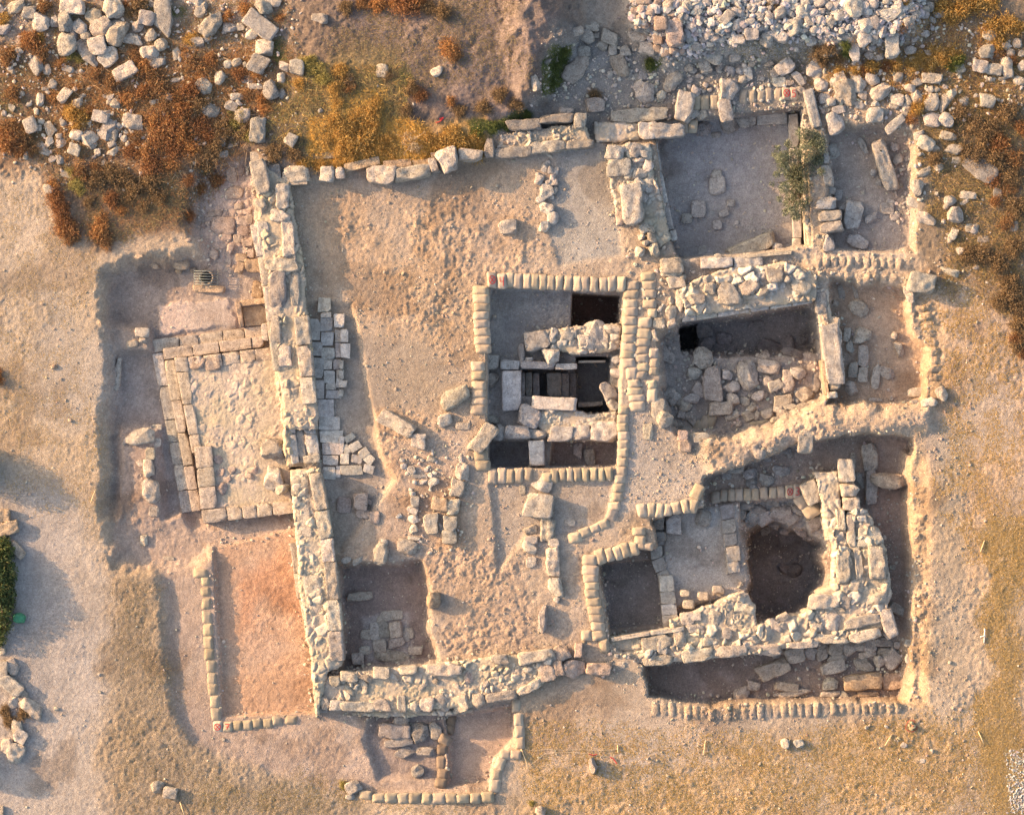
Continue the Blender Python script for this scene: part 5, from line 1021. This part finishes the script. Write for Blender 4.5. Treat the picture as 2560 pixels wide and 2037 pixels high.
shrubs('A', 'brown', '600 1130 80;700 1080 80;780 1120 80;850 1180 80;950 1150 70;1000 1230 60;800 1250 60;900 1300 50;560 1270 50;870 30 80;800 70 50;1380 870 60;1250 650 70;1150 760 70;1400 780 70;1340 950 80;1280 1020 70;1450 820 60;1530 830 70;1720 960 80;1850 970 60;180 880 60;230 930 50')
shrubs('A', 'gold', '460 720 70;520 740 60;480 800 50;420 690 40;1200 250 50;2130 460 60;2100 560 60;2120 650 50;2100 760 70;2140 820 60;2050 880 50;1880 530 50;2130 960 40;20 120 50;1900 1030 50;2000 1030 60;2120 1030 50;250 240 40;1300 230 40')
shrubs('A', 'yg', '480 1150 60;500 1190 50;440 1080 40;1930 400 60;1980 440 70;2030 500 60;1960 380 40;1440 700 30;1520 720 50;1480 780 60;1560 850 60;1280 1040 50;1700 1120 30;440 350 50;500 370 40')
shrubs('B', 'rust', '690 310 85;720 360 50;430 30 110;350 20 70;500 15 80;700 640 45;500 600 60;60 560 50;240 40 70;140 30 50')
shrubs('B', 'gold', '60 900 80;150 850 90;60 780 70;200 720 70;210 790 60;120 720 60;30 830 80;180 950 80;80 960 70;250 900 60;300 880 60;330 950 60;650 900 80;740 890 80;800 930 60;700 840 60;560 870 60;850 860 50;600 960 40;900 960 40;30 440 40;70 860 60;20 940 60;230 660 60')
shrubs('B', 'twig', '450 890 90;480 930 60;430 850 50')
shrubs('B', 'brown', '1600 600 55;560 60 60;650 90 60;40 60 60;60 520 60;450 560 60;300 480 50;900 680 60;1100 660 60;1000 600 60;750 700 60;420 700 50')
shrubs('B', 'green', '1400 320 50;1340 420 55;1330 520 45;1390 380 40;1950 390 50;860 830 50;950 800 50;1040 780 50;1100 750 40;1170 720 40')
shrubs('C', 'gold', '1650 60 80;1750 60 90;1830 30 80;1700 110 60;1950 20 70;1500 370 60;1450 410 60;1600 340 70;1680 330 70;1650 380 60;1730 350 50;1560 420 50;1350 400 60;1200 420 60;1100 440 50;1000 450 50;1480 680 60;1540 640 50;1950 180 80;2050 150 80;2000 270 70;1400 20 40;2120 180 60')
shrubs('C', 'rust', '1990 330 60;1930 200 50;1380 180 50;1150 450 50;1300 420 50;1450 750 50;2000 900 80;2100 1000 80;1960 1130 60;2050 1190 60;2050 1400 70;2140 800 60;1980 1260 50;1460 70 40;2080 380 50')
shrubs('C', 'brown', '930 310 60;870 330 60;900 380 60;1000 360 50;1750 700 80;1850 800 90;1900 850 80;1780 950 60;1850 980 80;1950 800 80;1800 1600 70;1900 1600 80;2000 1650 80;2080 1100 80;2100 1300 80;1700 850 60;560 30 50;580 80 50;1600 1000 60;2050 700 90;1980 1000 80;2090 1550 80')
shrubs('C', 'green', '1700 390 60;1740 380 60;1720 420 50;1030 290 45;1040 330 40')
shrubs('F', 'brown', '2080 150 90;2120 230 80;2000 200 70;2060 80 80;2130 350 80;2120 480 70')
shrubs('F', 'rust', '2140 400 60;2100 430 50;2150 520 50')
shrubs('D', 'rust', '-20 640 50;-10 690 50')
shrubs('H', 'yg', '20 1530 40;1200 1640 30'); shrubs('G', 'brown', '60 1120 60;150 1080 50;30 1060 50')
def leaves(centers, radii, n, size, cols, seed, squash=.8):
    r = np.random.default_rng(seed); V = []; C = []
    centers = np.array(centers); radii = np.array(radii); k = r.choice(len(centers), n, p=radii**2/(radii**2).sum())
    d = r.normal(size=(n, 3)); d /= np.linalg.norm(d, axis=1)[:, None]; R = radii[k]*r.uniform(.25, 1.1, n)**.6
    P = centers[k]+d*R[:, None]*np.array([1, 1, squash]); u = r.normal(size=(n, 3)); u /= np.linalg.norm(u, axis=1)[:, None]; v = np.cross(u, r.normal(size=(n, 3))); v /= np.linalg.norm(v, axis=1)[:, None]
    s = size*r.uniform(.6, 1.3, (n, 1)); V = np.stack([P-u*s, P+v*s*.35, P+u*s, P-v*s*.35], 1).reshape(-1, 3)
    c = np.array(cols)[r.integers(len(cols), size=n)]*r.uniform(.7, 1.3, (n, 1)); i = np.arange(n)*4
    return V, np.c_[i, i+1, i+2, i+3], np.repeat(c, 4, 0)
def tree(t, base, blobs, n, size, cols, label, name, cat, seed, zs, parentkw={}):
    x, y = W(t, *base); z0 = float(gh(x, y)); e = empty(name, (x, y, z0), label, cat)
    cen = [(W(t, b[0], b[1])[0]-x, W(t, b[0], b[1])[1]-y, b[3]) for b in blobs]; rad = [mlen(t, b[2]) for b in blobs]
    V, F_, C = leaves(cen, rad, n, size, cols, seed); mesh_obj('crown', V, F_, M_LEAF, e, colattr=C, smooth=False)
    vs, fs, off = [], [], 0
    for c in cen:
        mid = np.array(c)*.5+np.array([random.uniform(-.1, .1), random.uniform(-.1, .1), .1])
        for a, b, r0, r1 in (((0, 0, -.1), mid, zs*.05, zs*.03), (mid, c, zs*.03, zs*.012)):
            v, f = bar(None, a, b, r0, None, seg=6, r1=r1); vs.append(v); fs.append(f[0]+off); off += len(v)
    mesh_obj('trunk', np.concatenate(vs), np.concatenate(fs), M_BARK, e); return e
r0 = random.Random(5)
bl = [(820,870,90),(860,900,80),(760,840,60),(640,1000,70),(700,980,80),(780,960,90),(720,1080,90),(800,1060,90),(640,1060,60),(860,1000,60),(650,1180,60),(720,1180,90),(790,1170,70),(700,1270,80),(760,1290,60),(730,1350,50),(600,960,36),(850,820,40),(880,940,50),(620,1250,30),(690,1320,40)]
tree('C', (760,1120), [(a, b, c*.72, r0.uniform(.6, 1.5)) for a, b, c in bl+bl[::3]+[(680,900,40),(900,900,40),(600,1100,36),(610,930,28),(580,1150,26),(880,1080,40),(660,1330,36),(800,1260,40)]], 15000, .036, [(.14, .16, .105), (.19, .21, .145), (.10, .12, .08), (.25, .26, .18)], 'leafy green shrub with sprawling branches growing over the edge of the grey room', 'olive_tree', 'tree', 3, .45)
def conifer(t, pts, hgt, label, seed, off=False, n=9000):
    bl = [(a, b, c, hgt*h) for a, b, c, h in pts]
    return tree(t, (pts[0][0], pts[0][1]), bl, n, .06, [(.08, .12, .045), (.12, .16, .06), (.055, .08, .035), (.20, .19, .07)], label, 'conifer', 'tree', seed, 1.6)
conifer('G', [(0,120,100,.5),(30,60,70,.4),(40,200,80,.7),(-30,280,110,.9),(40,330,70,.5),(0,420,90,.7),(30,520,60,.5),(-20,600,70,.4),(-60,150,100,.8),(60,400,40,.3),(50,260,50,.4),(20,20,60,.3)], 0.38, 'dark green conifer spreading in from the left edge beside the path', 5)
conifer('G', [(-200,1330,80,.5),(-240,1380,90,.8)], .5, 'small conifer beyond the lower left corner', 7, n=5000)
conifer('D', [(-130,1180,100,.5),(-190,1240,110,.8),(-100,1260,80,.4)], .6, 'bushy conifer beyond the path above the stone line', 9, n=4000)
# green bag under the conifer
v, f = cubesphere(10); r_g = np.random.default_rng(4); P = v/((np.abs(v)**2.6).sum(1)**(1/2.6))[:, None]; P *= (1+.06*waves(v, 4, 5, r_g)+.05*waves(v, 9, 5, r_g))[:, None]*np.array([.19, .16, .12]); P[:, 2] += .11
gx, gy = W('G', 122, 478); o = mesh_obj('plastic_bag', P, f, M_GREEN); o.location = (gx, gy, gh(gx, gy)); tag(o, 'crumpled green plastic bag lying under the conifer at the left edge', 'plastic bag')

# ---- stakes, strings -------------------------------------------------------
def stake(t, x0, y0, x1, y1, label, hz=.35, r=.016):
    a = W(t, x0, y0); b = W(t, x1, y1); za = gh(*a); L = math.hypot(a[0]-b[0], a[1]-b[1])
    o = bar('wooden_stake', (0, 0, 0), (b[0]-a[0], b[1]-a[1], gh(*b)+.03-za), r, M_WOOD); o.location = (*a, za+.03); tag(o, label, 'stake', 'wooden stakes on the grass')
stake('H', 1135, 1300, 1180, 1410, 'pale wooden stake leaning at the end of the stepped sandbag column')
stake('H', 1740, 1275, 1742, 1325, 'short wooden stake at the right end of the string line')
stake('I', 690, 1235, 662, 1312, 'wooden stake lying between the two white stones on the grass')
stake('I', 160, 1245, 145, 1338, 'thin wooden stake left of the two white stones')
stake('I', 1328, 1208, 1284, 1278, 'slanting wooden stake below the ring of red twine')
stake('I', 1868, 1188, 1902, 1262, 'pale wooden stake near the lower right of the trench corner')
stake('I', 1908, -5, 1882, 66, 'thin stake on the dry grass right of the upper trench')
stake('D', 597, 1378, 570, 1455, 'short stake lying on the sandy bank left of the podium trench')
stake('G', 1128, 1628, 1158, 1716, 'stake at the bottom edge below the pair of stones')
e = empty('wooden_cross', (*W('I', 1905, 605), float(gh(*W('I', 1905, 605)))), 'small white wooden cross marker on the dry grass at right', 'marker')
M_WH = flat_mat('white_paint', (.7, .68, .62)); bar('upright', (.02, .30, .06), (0, -.15, .03), .02, M_WH, e); bar('crosspiece', (-.13, .04, .06), (.06, .09, .06), .015, M_WH, e)
def stringline(pts, label, mat, nm='string', r=.005, t='H'):
    vs, fs, off = [], [], 0
    for p, q in zip(pts[:-1], pts[1:]):
        a, b = W(t, *p), W(t, *q); v, f = bar(None, (*a, gh(*a)+.035), (*b, gh(*b)+.035), r, None, seg=5); vs.append(v); fs.append(f[0]+off); off += len(v)
    tag(mesh_obj(nm, np.concatenate(vs), np.concatenate(fs), mat), label, 'string')
stringline([(1160,1300),(1210,1312),(1290,1300),(1400,1306),(1520,1302),(1620,1310),(1735,1300)], 'slack pale string running right from the stepped sandbags', M_STRING)
stringline([(1180,1410),(1290,1325),(1420,1318),(1560,1330),(1660,1345),(1735,1365)], 'second pale string lying just below the first on the grass', M_STRING)
stringline([(1560,1330),(1590,1338),(1610,1332)], 'short scrap of red tape on the upper string', M_RED, 'tape', .014)
stringline([(1690,1350),(1710,1356),(1725,1375),(1735,1392)], 'red tape scrap hanging by the short stake', M_RED, 'tape', .014)
stringline([(1450+34*math.cos(a)*(1+.15*math.sin(3*a)), 1155+38*math.sin(a)) for a in np.linspace(0, 5.6, 16)], 'ring of red twine round a small cairn on the grass', M_RED, 'twine', .007, 'I')
e = empty('small_cairn', (*W('I', 1452, 1155), float(gh(*W('I', 1452, 1155)))), 'little yellowish cairn with a red dot inside the ring of red twine', 'cairn')
for k in range(5):
    P, f = rock_unit('r', 70+k, 6); o = mesh_obj('cairn_stone', P*np.array([.07, .06, .05]), f, M_ST, e); o.location = (.06*math.cos(k*1.5), .09*math.sin(k*1.5), .04+.04*(k == 4)); o.color = (.6, .5, .33, 1)
P, f = rock_unit('r', 80, 6); o = mesh_obj('red_dot', P*.03, f, M_RED, e); o.location = (.03, 0, .11)
stringline([(600,775),(630,768),(650,742),(625,752),(640,760)], 'scrap of red tape on the bare slope above the north wall', M_RED, 'tape', .012, 'B')

# ---- labels of the loose stones and shrubs --------------------------------
DIRN = ['right of', 'above right of', 'above', 'above left of', 'left of', 'below left of', 'below', 'below right of']
def where(x, y):
    d = np.hypot(LMW[:, 0]-x, LMW[:, 1]-y); d = np.where(d < .3, 9, d); k = int(np.argmin(d)); a = math.degrees(math.atan2(y-LMW[k, 1], x-LMW[k, 0]))
    return k, int(((a+22.5) % 360)//45), d[k]
def rank_labels(items, grp):
    from collections import defaultdict
    bk = defaultdict(list)
    for it in items:
        k, dr, d = where(it['x'], it['y']); bk[(it['desc'], k, dr)].append((d, it))
    for (desc, k, dr), l in bk.items():
        l.sort(key=lambda q: q[0])
        for i, (d, it) in enumerate(l):
            o = it['o']; tail = f'{DIRN[dr]} {LM[k][1]}'
            if len(l) == 1: lab = f'{desc} {tail}'
            else: lab = f'{desc}, {"nearest" if i == 0 else ("farthest" if i == len(l)-1 else ORD[i]+" nearest")} {tail}'
            o['label'] = lab; o['category'] = it['cat']; o['group'] = it['grp']
SH = {'r': 'rounded', 'b': 'squared', 'a': 'angular', 's': 'sunken', 'q': 'dressed'}
its = []
for s in STONES:
    sz = 'tiny' if s['L'] < .16 else 'small' if s['L'] < .32 else 'medium' if s['L'] < .6 else 'large'
    tw = {'cool': 'greyish'}.get(s['tone'], s['tone'])
    noun = 'block' if s['nm'] == 'cut_block' else 'boulder' if s['nm'] == 'boulder' else 'slab' if s['nm'] == 'flat_stone' else 'stone'
    its.append(dict(o=s['o'], x=s['x'], y=s['y'], desc=f"{sz} {tw} {SH[s['k']]} {noun}", cat='stone' if noun == 'stone' else noun, grp={'rubble_stone': 'large stones of the rubble heap'}.get(s['nm'], 'loose stones lying about the excavation')))
rank_labels(its, None)
rank_labels([dict(o=o, x=x, y=y, desc=lab, cat=cat, grp='dry bushes round the excavation' if 'dry' in lab else 'green bushes round the excavation') for o, x, y, R, lab, cat in SHR], None)
# black disc painted as the shade inside the hole of the pierced long block and the block itself
pb = place_stone('C', 1290, 1032, 305, 96, 73, 'b', 'pale', h=.5, name='pierced_block'); STONES.pop()
tag(pb, 'long pale fallen block pierced by a small round black hole in the upper right room', 'stone block')
hx, hy = W('C', 1262, 945); v, f = ring(.0005, .028, 0, -.02, 20); o = mesh_obj('hole_shade_disc', v, f[:, ::-1], M_BLK, pb)
pb_m = Matrix.Translation(pb.location)@Matrix.Rotation(pb.rotation_euler[2], 4, 'Z'); lv = pb_m.inverted()@Vector((hx, hy, 0))
co_ = np.array([vv.co[:] for vv in pb.data.vertices]); dd = np.hypot(co_[:, 0]-lv.x, co_[:, 1]-lv.y)+(co_[:, 2] < .1)*9; o.location = (lv.x, lv.y, co_[np.argsort(dd)[:3], 2].max()+.012)

# ---- light, camera ---------------------------------------------------------
el = math.radians(SUN_EL); tr = math.radians(SUN_TR)
d = Vector((math.cos(tr)*math.cos(el), math.sin(tr)*math.cos(el), -math.sin(el)))
sun = bpy.data.lights.new('sun', 'SUN'); so = bpy.data.objects.new('sun', sun); col.objects.link(so)
so.rotation_euler = d.to_track_quat('-Z', 'Y').to_euler(); so.location = (-20, 8, 12)
sun.energy = 3.9; sun.angle = math.radians(.6); sun.color = (1.0, .62, .31)
wd = bpy.data.worlds.new('World'); bpy.context.scene.world = wd; wd.use_nodes = True; nt = wd.node_tree
sky = nt.nodes.new('ShaderNodeTexSky'); sky.sky_type = 'NISHITA'; sky.sun_disc = False; sky.sun_elevation = el; sky.sun_rotation = math.atan2(-d.x, -d.y); sky.dust_density = 4.0; sky.ozone_density = .4; sky.air_density = 1.0
nt.links.new(sky.outputs[0], nt.nodes['Background'].inputs[0]); nt.nodes['Background'].inputs[1].default_value = .15
cam = bpy.data.cameras.new('camera'); co = bpy.data.objects.new('camera', cam); col.objects.link(co)
Hc = 120.0; co.location = (0, 0, Hc); cam.sensor_width = 36; cam.lens = 36*Hc/32.0; cam.clip_end = 600; cam.clip_start = 1
sc = bpy.context.scene; sc.camera = co
sc.view_settings.view_transform = 'Standard'; sc.view_settings.look = 'None'; sc.view_settings.exposure = 1.42; sc.view_settings.gamma = 1
sc.cycles.use_denoising = True; sc.cycles.denoising_prefilter = 'NONE'; sc.cycles.denoising_input_passes = 'RGB_ALBEDO_NORMAL'; sc.cycles.max_bounces = 5; sc.cycles.diffuse_bounces = 3
